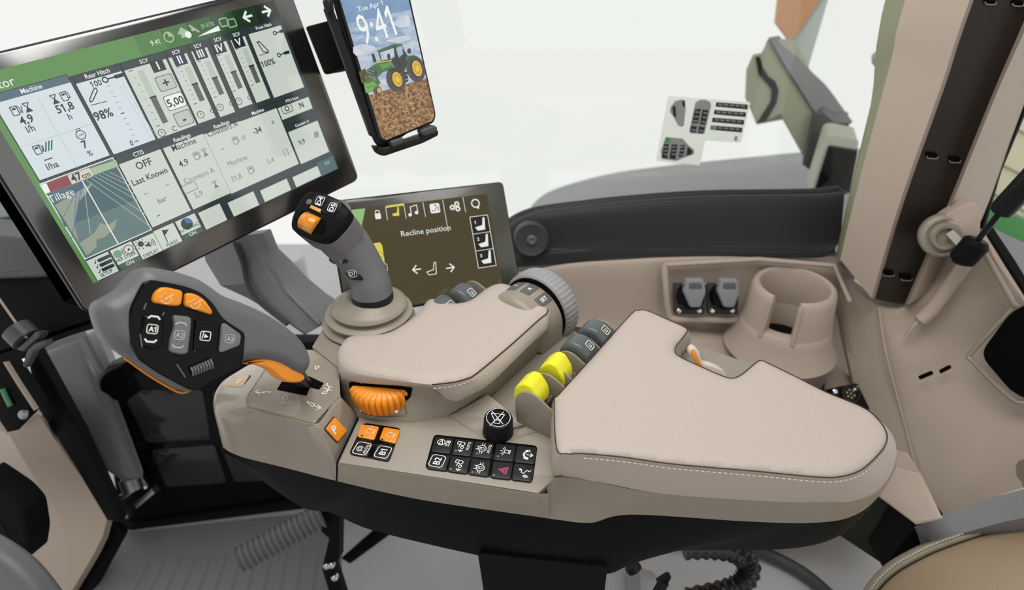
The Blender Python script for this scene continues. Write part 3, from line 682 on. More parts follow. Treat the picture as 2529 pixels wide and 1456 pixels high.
# head
hc = Dp(792, 535, .80); hn = (V((-.22, -.62, .75))).normalized(); hf = Fr(hc, V((1, .1, .1)), V((0, 1, .6)) )
hx = (V((1, 0, 0)) - hn * hn.x).normalized(); hf = Fr(hc, hx, hn.cross(hx))
ho = [(723, 566), (722, 545), (730, 522), (743, 497), (768, 474), (795, 477), (820, 486), (842, 497), (858, 512), (866, 526), (858, 545), (838, 570), (818, 588), (800, 594), (775, 590), (745, 578)]
O = cat([hf.at(*p) for p in ho], 4, True)
cH = sum(O, V((0, 0, 0))) / len(O); neck = [R2[-1][int(i * 40 / len(O))] for i in range(len(O))]
mb = MB(); ax = (pts[-2][0] - pts[-1][0]).normalized()
low = [cH + (p - cH) * .93 + ax * .035 for p in O]
mb.rings([low, [cH + (p - cH) * .985 + ax * .016 for p in O], [cH + (p - cH) * 1.0 + ax * .006 for p in O]], JG); mb.build('head_shell', joy, smooth=60)
mb = MB(); mb.rings([[cH + (p - cH) * 1.0 + ax * .007 for p in O], [p for p in O], [cH + (p - cH) * .97 + hn * .0025 for p in O], [cH + (p - cH) * .90 + hn * .004 for p in O]], BLK); head = mb.build('head_face', joy, smooth=50)
hf = hf.shift(w=.0042)
mb = MB(); q = [hf.at(*p) for p in [(770, 497), (783, 478), (843, 498), (842, 515), (822, 536), (795, 525), (770, 510)]]
mb.prism([p + hf.n * .001 for p in rpoly(q, .004)], hf.n, .003, BLKS, .0006, 2); mb.build('key_plate', head)
def hkey(px, t, c):
    mb = MB(); b = [hf.at(*p) for p in px]; mb.prism([p + hf.n * .003 for p in rpoly(b, .003)], hf.n, .003, PANEL, .0008, 2)
    f = hf.shift(w=.003); u, v = f.hit(*c); d = B; r = math.atan2(d.dot(f.y), d.dot(f.x)) - .25
    mb.rframe(f, u, v, .0105, .0115, .003, .0007, W, rot=r - math.pi / 2); mb.text(f, u, v, .0058, t, W, rot=r, bold=.02); mb.build('key', head)
hkey([(776, 494), (785, 481), (810, 487), (800, 507)], 'D4', (790, 496)); hkey([(808, 511), (817, 490), (842, 500), (826, 528), (812, 522)], 'D5', (821, 512))
mb = MB(); mb.lathe([(.004, -.001), (.004, .001), (.003, .002), (.0001, .0022)], hf.at(764, 499), hf.n, GREY, 16); mb.build('indicator', head)
mb = MB(); q = [hf.at(*p) for p in [(728, 548), (746, 519), (765, 525), (802, 545), (806, 555), (795, 580), (780, 582), (736, 562)]]; mb.pxpoly(hf, [(730, 548), (746, 519), (765, 525), (803, 545), (806, 556), (797, 578), (780, 580), (736, 560)], GAP, .0005); mb.build('wheel_recess', head, smooth=0)
OT = mat('orange_translucent', (.62, .22, .012), .18, .5, coat=.4, srgb=False)
mb = MB(); a, b = hf.at(755, 545, .001), hf.at(775, 557, .001); wxd = (hf.at(785, 540) - hf.at(755, 525)).normalized()
mb.lathe([(.0115, -.0115), (.0125, -.0105), (.0125, .0105), (.0115, .0115)], hf.at(764, 550, -.0045), wxd, OT, 36); mb.build('thumb_wheel', head, smooth=50)
mb = MB(); q = [hf.at(*p) for p in [(770, 507), (795, 518), (791, 526), (766, 514)]]; mb.prism([p + hf.n * .002 for p in q], hf.n, .003, mat('amber_lens', (.62, .33, .09), .3, .5, srgb=False), .0006, 2); mb.build('amber_bar', head)
# side keys on the grip
def gkey(px, t, c, i):
    cpt, h = pts[i]; d = dd[i]; r_ = h.length; tt = (pts[i + 1][0] - pts[i - 1][0]).normalized()
    q0 = Dp(c[0], c[1], d); L = q0 - cpt; L = L - tt * L.dot(tt); s_ = min(L.length, r_ * .93)
    o_ = Dp(c[0], c[1], d - math.sqrt(r_ * r_ - s_ * s_)); n_ = o_ - cpt; n_ = (n_ - tt * n_.dot(tt)).normalized(); n_ = (n_ - ray(*c).normalized() * .5); n_ = (n_ - tt * n_.dot(tt)).normalized()
    f = Fr(o_ + n_ * .0048, -tt, n_.cross(-tt))
    b = cat([f.at(*p) for p in px], 3, True); cb = sum(b, V((0, 0, 0))) / len(b)
    mb = MB(); mb.prism([p + f.n * .0015 for p in b], f.n, .016, BLKS, .001, 2); mb.prism([cb + (p - cb) * .82 + f.n * .0035 for p in b], f.n, .006, PANEL, .001, 2)
    f2 = f.shift(w=.0036); u, v = f2.hit(*c); dr_ = f2.at(c[0] + 30, c[1] - 4) - f2.at(*c); r = math.atan2(dr_.dot(f2.y), dr_.dot(f2.x))
    mb.rframe(f2, u, v, .0115, .0095, .003, .0007, W, rot=r); mb.text(f2, u, v, .0052, t, W, rot=r, bold=.02)
    mb.build('side_key', grip)
gkey([(817, 634), (840, 628), (858, 645), (850, 652), (828, 650), (814, 640)], 'D6', (837, 641), 4)
gkey([(855, 668), (876, 662), (896, 685), (893, 692), (868, 689), (856, 678)], 'D7', (871, 675), 3)
# =================================================================== DRIVE LEVER
fl = Fr3(Dp(300, 760, .585), Dp(770, 900, .735), Dp(480, 960, .635))
if fl.n.y > 0: fl = Fr(fl.o, fl.y, fl.x)
drv = thing('drive_lever', 'big grey drive lever with black keypad face at the front of the console', 'drive lever', Zp(735, 955, .737))
lo_ = [(249, 766), (258, 745), (311, 718), (355, 667), (377, 658), (449, 670), (502, 688), (534, 709), (563, 731), (615, 749), (670, 774), (720, 806), (756, 839), (774, 868), (781, 893), (774, 914), (758, 931), (735, 925), (700, 903), (657, 892), (615, 894), (590, 912), (557, 934), (504, 958), (485, 970), (462, 968), (394, 931), (338, 890), (292, 858), (272, 836), (258, 803)]
O = rpoly([fl.at(*p) for p in lo_], .012, 4); n = fl.n
LG = mat('lever_grey', (.115, .115, .122), .45, .45, bump=('noise', 1200, .12, .0003), srgb=False)
mb = MB(); R = []
for d, w in [(.008, -.050), (.004, -.046), (.001, -.036), (0, -.024), (0, -.012)]: R.append([p + n * w for p in inset(O, d, n)])
mb.rings(R, LG, cap1=False)
tmp = MB(); dome(tmp, [V(((p - fl.o).dot(fl.x), (p - fl.o).dot(fl.y), 0)) for p in O], .0122, .013, LG, step=.0045)
mb.add([fl.p(v.x, v.y, v.z - .012) for v in tmp.v], tmp.f, LG); mb.build('lever_body', drv, smooth=70, weld=True)
fa = [(319, 760), (352, 697), (372, 690), (449, 704), (492, 719), (524, 746), (549, 786), (600, 819), (604, 830), (600, 886), (594, 904), (502, 953), (485, 964), (466, 962), (394, 924), (336, 884), (322, 850), (318, 800)]
fl0 = fl.shift(w=.0005); O2 = rpoly([fl0.at(*p) for p in fa], .008)
mb = MB(); mb.prism([p + n * .002 for p in O2], n, .004, GLOSS, .0015, 3); face = mb.build('keypad_face', drv)
ff = fl.shift(w=.0026)
def lkey(px, m, h=.003, r=.004, bev=.0012, icon=None, lab=None, name='key'):
    mb = MB(); b = rpoly([ff.at(*p) for p in px], r); mb.prism([p + n * h for p in b], n, h + .001, m, bev, 3)
    if icon: icon(mb, ff.shift(w=h))
    o = mb.build(name, face)
    if lab: o['label'] = lab
ux = lambda f: math.atan2((f.at(560, 838) - f.at(440, 826)).dot(f.y), (f.at(560, 838) - f.at(440, 826)).dot(f.x))
GL = mat('amber_print', (.85, .62, .30), .5, .3, srgb=False)
def speedo(c):
    def fn(mb, f):
        u, v = f.hit(*c); mb.ring(f, u, v, .0045, .0008, GL, a0=-60, a1=150); mb.ring(f, u, v, .0045, .0006, GL, a0=190, a1=260); mb.stroke(f, [(u - .006, v + .005), (u, v)], .001, GL); mb.disc(f, u, v, .0011, GL); mb.stroke(f, [(u, v - .005), (u, v - .007)], .0008, GL)
    return fn
lkey([(373, 740), (378, 722), (395, 709), (408, 709), (447, 718), (442, 754), (420, 755), (376, 747)], ORANGE, .006, .004, .002, speedo((410, 737)), 'orange cruise key')
lkey([(455, 722), (478, 725), (502, 740), (519, 766), (521, 773), (515, 776), (455, 756), (452, 750)], ORANGE, .005, .004, .002, speedo((482, 750)), 'orange cruise key')
KG = mat('key_grey', (.15, .15, .155), .3, .5, srgb=False); KGP = mat('key_grey_print', (.42, .42, .43), .5, .3, srgb=False)
def abadge(c, t, m, arrows=True):
    def fn(mb, f):
        u, v = f.hit(*c); r = ux(f); mb.rframe(f, u, v, .0095, .0082, .0022, .0008, m, rot=r); mb.text(f, u, v, .0046, t, m, rot=r, bold=.03)
        if arrows:
            cr, sr = math.cos(r), math.sin(r)
            for s in (1, -1):
                L = [(-.005, s * .0098), (-.003, s * .0118), (.003, s * .0118), (.005, s * .0098)]
                mb.stroke(f, [(u + x * cr - y * sr, v + x * sr + y * cr) for x, y in L], .0016, m)
    return fn
lkey([(352, 778), (378, 776), (402, 776), (400, 850), (385, 862), (350, 858), (346, 820)], GLOSS, .003, .006, .002, abadge((376, 812), 'A1', W), name='rocker')
lkey([(423, 776), (470, 782), (467, 820), (461, 872), (445, 875), (414, 868), (418, 835), (428, 806)], KG, .004, .004, .002, abadge((443, 827), 'A2', KGP), 'grey rocker marked A2', 'rocker')
def steer(mb, f):
    u, v = f.hit(507, 829); r = ux(f); mb.rframe(f, u, v, .0100, .0088, .0022, .0009, W, rot=r); mb.poly(f, [(u - .0018, v - .001), (u + .0022, v - .001), (u + .0002, v + .0032)], W, .0005); mb.stroke(f, [(u - .003, v - .0025), (u + .003, v - .0025)], .001, W)
lkey([(481, 786), (530, 792), (528, 862), (476, 868), (478, 830)], GLOSS, .002, .003, .001, steer)
lkey([(545, 801), (553, 797), (590, 824), (592, 830), (589, 852), (543, 870), (539, 866)], KG, .0035, .003, .0012, abadge((567, 836), 'A3', KGP, False), 'grey key marked A3')
mb = MB(); f = ff
for i in range(8):
    x = 468 + i * 6.8; a, b = f.at(x, 906 - i * 2.9, .003), f.at(x + 8, 926 - i * 2.6, .001); mb.tube([a, (a + b) / 2 + n * .002, b], .0011, KG, 8)
mb.build('ribbed_roller', face)
for a, b in [((360, 748), (354, 764)), ((405, 770), (397, 782)), ((345, 824), (350, 856)), ((435, 899), (456, 930)), ((478, 867), (524, 857)), ((478, 862), (524, 853))]: mb = MB(); mb.tube([ff.at(*a, .001), ff.at(*b, .001)], .0006, KG, 6); mb.build('key_edge', face)
# orange rear paddle and trim
mb = MB(); f = fl.shift(w=-.007)
q = rpoly([f.at(*p) for p in [(600, 898), (640, 886), (668, 885), (702, 892), (730, 908), (753, 928), (754, 936), (742, 944), (714, 944), (694, 933), (676, 914), (650, 903)]], .006, 4)
mb.prism(q, n, .020, ORANGE, .002, 3, bevb=.001); mb.build('orange_paddle', drv, smooth=60)
mb = MB(); tr = [p + n * -.022 for p in cat([fl.at(*p) for p in [(330, 888), (338, 893), (394, 933), (460, 971), (485, 973), (504, 961), (557, 937), (600, 912)]], 5)]
mb.tube(tr, .0012, ORANGE, 8); mb.build('orange_trim', drv)
mb = MB(); a = fl.at(752, 925, -.02); b = Zp(770, 962, .712); mb.tube([a, a.lerp(b, .5), b], [.010, .008, .008], BLKS, 12); mb.tube([fl.at(757, 926, -.015), Zp(762, 945, .735)], [.004, .004], CHROME, 10); mb.build('stalk', drv)
# =================================================================== MAIN DISPLAY
mx, my = V((.62559712, .7744872, .09379673)), V((-.24761577, .062725, .96682574))
md = Fr(Dp(834, 416, .985), mx, my)
if md.n.y > 0: md = Fr(md.o, md.x, -md.y)
disp = thing('guidance_display', 'large touchscreen at upper left showing a green bar and machine tiles', 'monitor', md.at(520, 600, -.03))
BEZ = mat('bezel_gloss', (.010, .010, .011), .16, .5, coat=.2, ior=2.3, srgb=False)
TLc = md.hit(-200, 166); BRc = md.hit(886, 455)
u0, v1 = md.hit(231, 700)[0], md.hit(671, 2)[1]; uL = md.hit(-89, 193.6)[0]
oL = md.hit(202, 761)[0]; oB = md.hit(437, 667)[1]; oR = md.hit(882, 425)[0]; oT = md.hit(496, 16)[1]; oT = max(oT, md.hit(100, 102)[1])
q = [md.p(u, v, 0) for u, v in ((oL, oB), (oR, oB), (oR, oT), (oL, oT))]
O = rpoly(q, .012, 6)
mb = MB(); mb.prism([p - md.n * .001 for p in O], md.n, .012, BLKS, .001, 2, bevb=.002); mb.prism([p - md.n * .012 for p in inset(O, .012, md.n)], md.n, .022, BLK, .002, 2, bevb=.008); mb.build('casing', disp)
mb = MB(); mb.prism([p + md.n * .0008 for p in inset(O, .0022, md.n)], md.n, .002, BEZ, .0006, 2); bezel = mb.build('glass_bezel', disp)
def sm(name, rgb, e=1.0): return mat(name, rgb, .14, .5, emit=e, coat=.3, ior=1.7)
GRN = sm('screen_green', (88, 142, 72), .9); GRD = sm('screen_dark_green', (28, 70, 38), .9); CEL = sm('screen_cell', (214, 224, 228), .92); CELG = sm('screen_cell_grey', (212, 220, 210), .85)
HDR = sm('screen_header', (46, 60, 62), .8); HDB = sm('screen_header_blue', (78, 104, 118), .9); TX = sm('screen_text', (18, 46, 48), .8); TXF = sm('screen_text_faint', (120, 130, 128), .9); LN = sm('screen_line', (24, 42, 46), .8); WHT = sm('screen_white', (236, 240, 236), .95); KEYF = sm('screen_key', (196, 204, 196), .85)
PAL = sm('screen_pale', (176, 200, 160), .8); TRK = sm('screen_track', (190, 202, 190), .85); BAR = sm('screen_bar', (96, 100, 100), .8); REDS = sm('screen_red', (150, 60, 74), .8); SAND = sm('screen_sand', (226, 214, 196), .85)
M0, M1, M2 = sm('map_deep', (62, 96, 106), .85), sm('map_mid', (92, 122, 118), .85), sm('map_light', (148, 160, 138), .85); BLUE = sm('map_blue', (72, 100, 170), .85)
s1 = md.shift(w=.001)
mb = MB()
sBL, sTR = s1.hit(231, 700), s1.hit(671, 2); sBR = s1.hit(834, 416)
uA, uB, vA, vB = sBL[0], sBR[0], (sBL[1] + sBR[1]) / 2, sTR[1]
mb.rect(s1, (uA, vA), (uB, vB), HDR, .0001)
vG = s1.hit(171, 189)[1]; uS = s1.hit(98, 448)[0]; vBar = s1.hit(210, 644)[1]
mb.rect(s1, (uA, vA), (uS - .0005, vB), GRN, .0002)
uD = s1.hit(330, 95)[0]
mb.rect(s1, (uA, vG), (uD, vB), GRN, .0003)
for i in range(6):
    t0, t1 = uD + (uB - uD) * i / 6, uD + (uB - uD) * (i + 1) / 6; c = [(74, 130, 62), (58, 116, 52), (44, 96, 44), (34, 76, 38), (24, 54, 30), (16, 36, 22)][i]
    mb.rect(s1, (t0, vG), (t1, vB), sm('screen_green_%d' % i, c, .85), .0003)
def cell(tl, br, m=CEL, hdr=None, hm=HDR, ht=.0088, tcol=WHT, th=.0062):
    a, b = s1.hit(*tl), s1.hit(*br)
    mb.rect(s1, a, b, LN, .0004); g = .0007
    top = a[1] - (ht if hdr is not None else 0)
    mb.rect(s1, (a[0] + g, top), (b[0] - g, b[1] + g), m, .0006)
    if hdr is not None:
        mb.rect(s1, (a[0] + g, a[1] - g), (b[0] - g, top), hm, .0006); mb.text(s1, (a[0] + b[0]) / 2, a[1] - ht / 2, th * .8, hdr, tcol, .0011, bold=.012, sx=.9)
    return a, b
def T(px, py, h, t, m=TX, bold=.012, al='c'): mb.pxtext(s1, px, py, h * .76, t, m, w=.0014, bold=bold, al=al, sx=.9)
T(33, 198, .0125, 'Tractor', WHT, 0, 'r'); T(382, 105, .0075, '9:41', WHT, 0)
# status icons of the green bar
u, v = s1.hit(416, 92); mb.ring(s1, u, v, .0055, .0016, PAL, .0009, 60, 400); mb.poly(s1, [(u, v), (u + .0055, v), (u + .005, v + .003), (u + .002, v + .006), (u, v + .0062)], PAL, .001)
u, v = s1.hit(451, 80); mb.poly(s1, [(u - .008, v - .001), (u, v + .006), (u + .008, v - .001), (u + .004, v - .001), (u + .004, v - .006), (u - .004, v - .006), (u - .004, v - .001)], PAL, .0009); mb.disc(s1, u + .005, v - .004, .004, WHT, .001)
u, v = s1.hit(479, 72); mb.stroke(s1, [(u - .004, v + .005), (u + .004, v - .004)], .0025, PAL, .0009); mb.disc(s1, u - .002, v, .0022, PAL, .001)
T(512, 62, .0062, 'SF-RTK', PAL); u, v = s1.hit(513, 77); mb.poly(s1, [(u - .016, v - .003), (u + .016, v - .003), (u + .016, v + .003)], WHT, .0009)
for c in [(552, 55), (572, 57)]: u, v = s1.hit(*c); mb.rframe(s1, u, v, .011, .009, .002, .0014, PAL, .0009)
for c, d in [((611, 41), -1), ((657, 28), 1)]:
    u, v = s1.hit(*c); mb.stroke(s1, [(u - .006, v), (u + .006, v)], .0028, WHT, .0009); mb.stroke(s1, [(u, v + .006), (u + d * .006, v), (u, v - .006)], .0028, WHT, .0009)
# tiles
cell((-30, 236), (273, 384), CEL, 'Machine', HDB)
a, b = s1.hit(98, 448), s1.hit(273, 384); cu = s1.hit(140, 325)[0]; cv = s1.hit(215, 310)[1]
mb.rect(s1, (cu - .0003, b[1]), (cu + .0003, vG - .011), KEYF, .0008); mb.rect(s1, (a[0], cv - .0003), (b[0], cv + .0003), KEYF, .0008)
def pump(c, s=1, m=TX):
    u, v = s1.hit(*c); mb.rframe(s1, u, v, .006 * s, .009 * s, .0008, .0009, m, .0009); mb.rect(s1, (u - .0018 * s, v + .001 * s), (u + .0018 * s, v + .003 * s), m, .001); mb.stroke(s1, [(u + .003 * s, v - .002 * s), (u + .005 * s, v - .003 * s), (u + .005 * s, v + .002 * s), (u + .0035 * s, v + .0045 * s)], .0008, m, .0009)
def hour(c, s=1, m=TX):
    u, v = s1.hit(*c); mb.stroke(s1, [(u - .003 * s, v + .0045 * s), (u + .003 * s, v + .0045 * s), (u - .003 * s, v - .0045 * s), (u + .003 * s, v - .0045 * s)], .0009, m, .0009, True)
    mb.poly(s1, [(u - .0025 * s, v - .004 * s), (u + .0025 * s, v - .004 * s), (u, v)], m, .0009)
pump((36, 274)); hour((67, 265)); T(53, 270, .009, '/'); T(64, 295, .011, '4,9', bold=.02); T(74, 317, .009, 'l/h')
hour((134, 245)); pump((158, 238)); T(159, 265, .011, '51,8', bold=.02); T(171, 287, .009, 'h')
pump((92, 370)); u, v = s1.hit(120, 360)
for k in (-.003, 0, .003): mb.stroke(s1, [(u + k - .0025, v - .0045), (u + k + .0025, v + .0045)], .0014, mat('screen_teal', (40, 130, 110), .2, .5, emit=.8), .0009)
T(106, 366, .009, '/'); T(117, 390, .009, '---', bold=.02); T(128, 408, .009, 'l/ha')
u, v = s1.hit(199, 333); mb.ring(s1, u, v, .0048, .0009, TX, .0009); mb.text(s1, u, v, .003, 'kW', TX, .0009); mb.rframe(s1, u, v + .006, .004, .002, .0003, .0007, TX, .0009); T(208, 356, .011, '7', bold=.02); T(221, 378, .008, '%')
cell((175, 188), (386, 345), CEL, 'Rear Hitch', HDR)
T(236, 206, .0085, '100'); T(254, 282, .0125, '98%', bold=.02); T(324, 353, .008, '0'); mb.pxstroke(s1, [(332, 351), (342, 347)], .0007, TX, .0009)
def wrench(c, s=1.0):
    u, v = s1.hit(*c); mb.ring(s1, u, v, .0028 * s, .0014, TX, .0009); mb.stroke(s1, [(u + .003 * s, v), (u + .012 * s, v)], .0016, TX, .0009); mb.stroke(s1, [(u + .012 * s, v), (u + .020 * s, v)], .0040, TX, .0009)
wrench((259, 197))
mb.pxstroke(s1, [(222, 252), (228, 250), (240, 224), (236, 217), (231, 220), (221, 245)], .0011, TX, .0009, True); mb.pxstroke(s1, [(225, 260), (262, 250)], .0008, TX, .0009)
for i in range(11):
    t = i / 10; mb.pxstroke(s1, [(264 + 68 * t, 213 + 135 * t), (272 + 68 * t, 211 + 134.5 * t)], .0004 if i != 5 else .001, TX, .0009)
mb.pxstroke(s1, [(292, 206), (374, 340)], .0005, TRK, .0008); mb.pxstroke(s1, [(301, 203), (384, 336)], .0005, TRK, .0008)
def scv(tl, br, num, numc, bar, hdr='SCV', m=CELG, nb=LN, clk=None, wdt=.016):
    cell(tl, br, m, hdr, HDR, th=.0055)
    u, v = s1.hit(*numc); mb.rect(s1, (u - wdt / 2, v - .0068), (u + wdt / 2, v + .0068), nb, .0009); mb.text(s1, u, v, .0090, num, WHT, .0012, bold=.02)
    (t, b) = bar; tu, tv = s1.hit(*t); bu, bv = s1.hit(*b); h = tv - bv
    mb.rect(s1, (bu - .0035, bv), (bu + .0035, tv), BAR, .0010); mb.rect(s1, (bu - .0037, bv), (bu + .0037, bv + 2 * h), TRK, .0008); mb.rect(s1, (bu - .0042, tv - .0008), (bu + .0042, tv + .0012), TX, .0011)
    for i in range(9): k = bv - .001 + i * (2 * h + .003) / 8; mb.rect(s1, (bu - (.012 if i in (0, 8) else .010), k), (bu - .0075, k + (.0008 if i in (0, 8) else .0005)), TX, .0009)
    if clk:
        u, v = s1.hit(*clk); mb.ring(s1, u, v, .0042, .0008, TX, .0009); mb.stroke(s1, [(u, v + .002), (u, v), (u + .0015, v)], .0007, TX, .0009); mb.text(s1, u + .016, v, .006, 'C', TX, .0009)
scv((295, 156), (487, 309), 'I', (389, 162), ((377, 240), (408, 303)), clk=(399, 328))
def skey(c, t, sx, sy, m=KEYF, h=.008):
    u, v = s1.hit(*c); mb.rrect(s1, u, v, sx + .0016, sy + .0016, .003, BAR, .0009); mb.rrect(s1, u, v, sx, sy, .003, m, .0011); mb.text(s1, u, v, h, t, TX, .0013, bold=.02)
skey((409, 204), '+', .020, .016, h=.011); skey((432, 250), '5,00', .023, .0165, WHT, .0088); skey((453, 292), '-', .020, .016, h=.011)
scv((405, 126), (534, 291), 'II', (443, 147), ((479, 208), (499, 249)), nb=sm('screen_navy', (38, 40, 78), .85), clk=(495, 283))
scv((462, 110), (582, 277), 'III', (494, 132), ((528, 193), (547, 233)), clk=(543, 265))
scv((514, 94), (625, 257), 'IV', (541, 118), ((575, 178), (593, 218)), clk=(589, 250))
scv((560, 82), (668, 243), 'V', (588, 104), ((620, 163), (637, 204)), nb=LN)
cell((605, 68), (752, 216), CELG, 'Front Hitch', HDR, th=.005)
T(661, 155, .010, '100%', bold=.02); mb.pxstroke(s1, [(634, 104), (640, 103), (662, 126), (658, 130), (650, 128)], .0014, TX, .0009, True); wrench((688, 136), .8); wrench((678, 82), .8); mb.pxstroke(s1, [(640, 137), (664, 130)], .0008, TX, .0009)
cell((282, 389), (473, 520), CELG, 'CTIS', HDR); T(354, 404, .0115, 'OFF'); T(369, 435, .0095, 'Last Known'); T(358, 476, .008, '--', TXF); T(411, 454, .008, '--', TXF); T(399, 492, .009, 'bar', TXF); T(389, 530, .008, '--')
cell((392, 350), (571, 477), CELG, 'Readings', HDR); T(453, 356, .010, 'Machine', TX, .004); T(452, 402, .0105, '4,9', TX, .004); pump((484, 385), 1, TXF); hour((505, 376), 1, TXF); T(491, 433, .009, 'Counters A', TXF, 0); T(489, 479, .0095, '5,9', TXF, 0); u, v = s1.hit(468, 463); mb.rframe(s1, u, v, .018, .010, .002, .0009, TXF, .0009); hour((531, 455), .9, TXF)
cell((494, 316), (658, 441), CELG, 'Readings', HDR); T(549, 318, .0095, 'Counters A', TX, 0); T(548, 366, .008, '--', TXF); pump((580, 347), 1, TXF); T(600, 340, .008, '///', TXF); T(585, 396, .009, 'Machine', TXF, 0); T(583, 438, .009, '51,8', TXF, 0); pump((618, 420), 1, TXF)
cell((586, 284), (739, 405), CELG, 'Machine', HDR, th=.0055); T(634, 322, .010, '-34', bold=.02); T(672, 300, .008, 'o', TX); T(667, 396, .009, '5,4', TXF, 0); T(704, 374, .009, '[ ]', TXF)
cell((678, 252), (773, 268), CELG, 'PTO front', HDR, th=.0048); u, v = s1.hit(708, 268); mb.rframe(s1, u, v, .016, .011, .002, .001, TX, .0009); mb.ring(s1, u, v, .003, .0014, TX, .0009); T(743, 259, .010, 'N', bold=.03)
cell((704, 312), (814, 375), CELG, 'Counters A', HDR, th=.0048); T(744, 350, .009, '9,9', TX, .01); T(780, 332, .010, '///', TX, .03)
# lower key bar
for i, (l, r, t, tp, on) in enumerate([((210, 644), (294, 669), 'SETUP', (262, 673), 0), ((269, 618), (351, 644), 'VAR STEER', (309, 634), 1), ((326, 596), (402, 618), 'DISPLAY', (372, 624), 0), ((376, 571), (451, 595), 'FLAGS', (424, 599), 0), ((430, 547), (503, 572), 'AUTOTRAC', (466, 562), 1), ((487, 525), (560, 540), '', None, 0), ((560, 500), (640, 505), '', None, 0), ((640, 470), (720, 470), '', None, 0), ((720, 437), (800, 433), '', None, 0)]):
    a, b = s1.hit(*l), s1.hit(*r); b2 = (b[0], vA + .001)
    mb.rect(s1, (a[0], a[1]), b2, LN, .0004); mb.rect(s1, (a[0] + .0006, a[1] - .0006), (b2[0] - .0002, b2[1] + (.0066 if on else 0)), CELG, .0006)
    if on: mb.rect(s1, (a[0] + .0006, b2[1]), (b2[0] - .0002, b2[1] + .0066), sm('screen_on', (52, 92, 70), .85), .0006); mb.text(s1, (a[0] + b[0]) / 2, b2[1] + .0033, .0044, 'ON', WHT, .0009)
    if t: T(tp[0], tp[1], .0053, t, TX, .012)
for k in range(3): u, v = s1.hit(250 + k * 5, 640 + k * 11.5); mb.rrect(s1, u + .003, v, .0145, .0042, .0012, TX, .0009); mb.stroke(s1, [(u - .0085, v), (u - .0075, v - .0015), (u - .0055, v + .002)], .0008, TX, .0009)
u, v = s1.hit(290, 627); mb.disc(s1, u, v, .0048, sm('screen_dot', (104, 160, 110), .9), .0009); u, v = s1.hit(317, 615); mb.ring(s1, u, v, .0052, .0009, TX, .0009); mb.poly(s1, [(u - .002, v - .0015), (u + .002, v - .0015), (u, v + .002)], TX, .0009); mb.ring(s1, u, v, .0075, .0012, REDS, .0009, 150, 210); mb.ring(s1, u, v, .0075, .0012, REDS, .0009, -30, 30)
u, v = s1.hit(347, 602); mb.disc(s1, u, v, .0035, TX, .0009)
for k in range(8): mb.stroke(s1, [(u + .0048 * math.cos(k * .785), v + .0048 * math.sin(k * .785)), (u + .0066 * math.cos(k * .785), v + .0066 * math.sin(k * .785))], .0009, TX, .0009)
u, v = s1.hit(368, 603); mb.poly(s1, [(u - .004, v - .0015), (u - .002, v - .0015), (u + .001, v - .004), (u + .001, v + .004), (u - .002, v + .0015), (u - .004, v + .0015)], TX, .0009)
for r in (.003, .005, .007): mb.ring(s1, u, v, r, .0008, TX, .0009, -40, 40, 8)
mb.pxstroke(s1, [(400, 568), (413, 597)], .0012, TX, .0009); mb.pxpoly(s1, [(400, 568), (416, 566), (407, 581)], TX, .0009)
u, v = s1.hit(461, 552); mb.disc(s1, u, v, .0075, TX, .0009); mb.poly(s1, [(u, v)] + [(u + .0075 * math.cos(math.radians(a)), v + .0075 * math.sin(math.radians(a))) for a in range(-10, 101, 10)], BLUE, .001)
a, b = s1.hit(780, 402), s1.hit(834, 416); mb.rect(s1, (a[0], a[1]), (uB, vA), M0, .0009); T(806, 400, .009, 'oo', PAL)
# field map tile
a, b = s1.hit(100, 455), s1.hit(372, 566)
mb.rect(s1, (a[0] - .001, a[1] + .001), (b[0] + .001, b[1] - .001), WHT, .0006); mb.rect(s1, a, b, M1, .0007)
mb.pxpoly(s1, [(100, 455), (286, 395), (292, 410), (112, 475)], PAL, .0008)
mb.pxpoly(s1, [(102, 456), (114, 452), (124, 474), (112, 478)], WHT, .0010); mb.pxpoly(s1, [(114, 452), (166, 433), (177, 455), (124, 474)], REDS, .0010); mb.pxpoly(s1, [(166, 433), (219, 414), (230, 434), (177, 455)], SAND, .0010); T(187, 437, .011, '47', bold=.025); T(211, 431, .008, 'cm')
mb.pxpoly(s1, [(120, 482), (286, 413), (330, 495), (160, 560)], M0, .0008); mb.pxpoly(s1, [(134, 506), (230, 450), (210, 480), (192, 500), (184, 560), (196, 600), (212, 628), (190, 590)], M2, .0009)
mb.pxpoly(s1, [(196, 600), (232, 575), (247, 550), (266, 556), (288, 540), (283, 562), (258, 585), (238, 590), (238, 608), (218, 628), (212, 630)], M2, .0009)
mb.pxpoly(s1, [(117, 478), (166, 460), (178, 484), (132, 502)], HDB, .0010); T(150, 482, .0105, 'Tillage', WHT, 0)
for p, q_ in [((204, 447), (176, 590)), ((190, 452), (182, 560)), ((205, 446), (222, 575)), ((212, 444), (372, 560)), ((225, 440), (360, 530)), ((235, 436), (340, 495)), ((245, 432), (335, 480)), ((255, 428), (325, 460)), ((268, 424), (318, 448)), ((200, 449), (156, 535))]: mb.pxstroke(s1, [p, q_], .0006, BLUE if q_[0] < 200 else TRK, .0010)
mb.pxstroke(s1, [(203, 447), (291, 601)], .0012, WHT, .0011)
mb.build('screen', disp, smooth=0, fix=False)
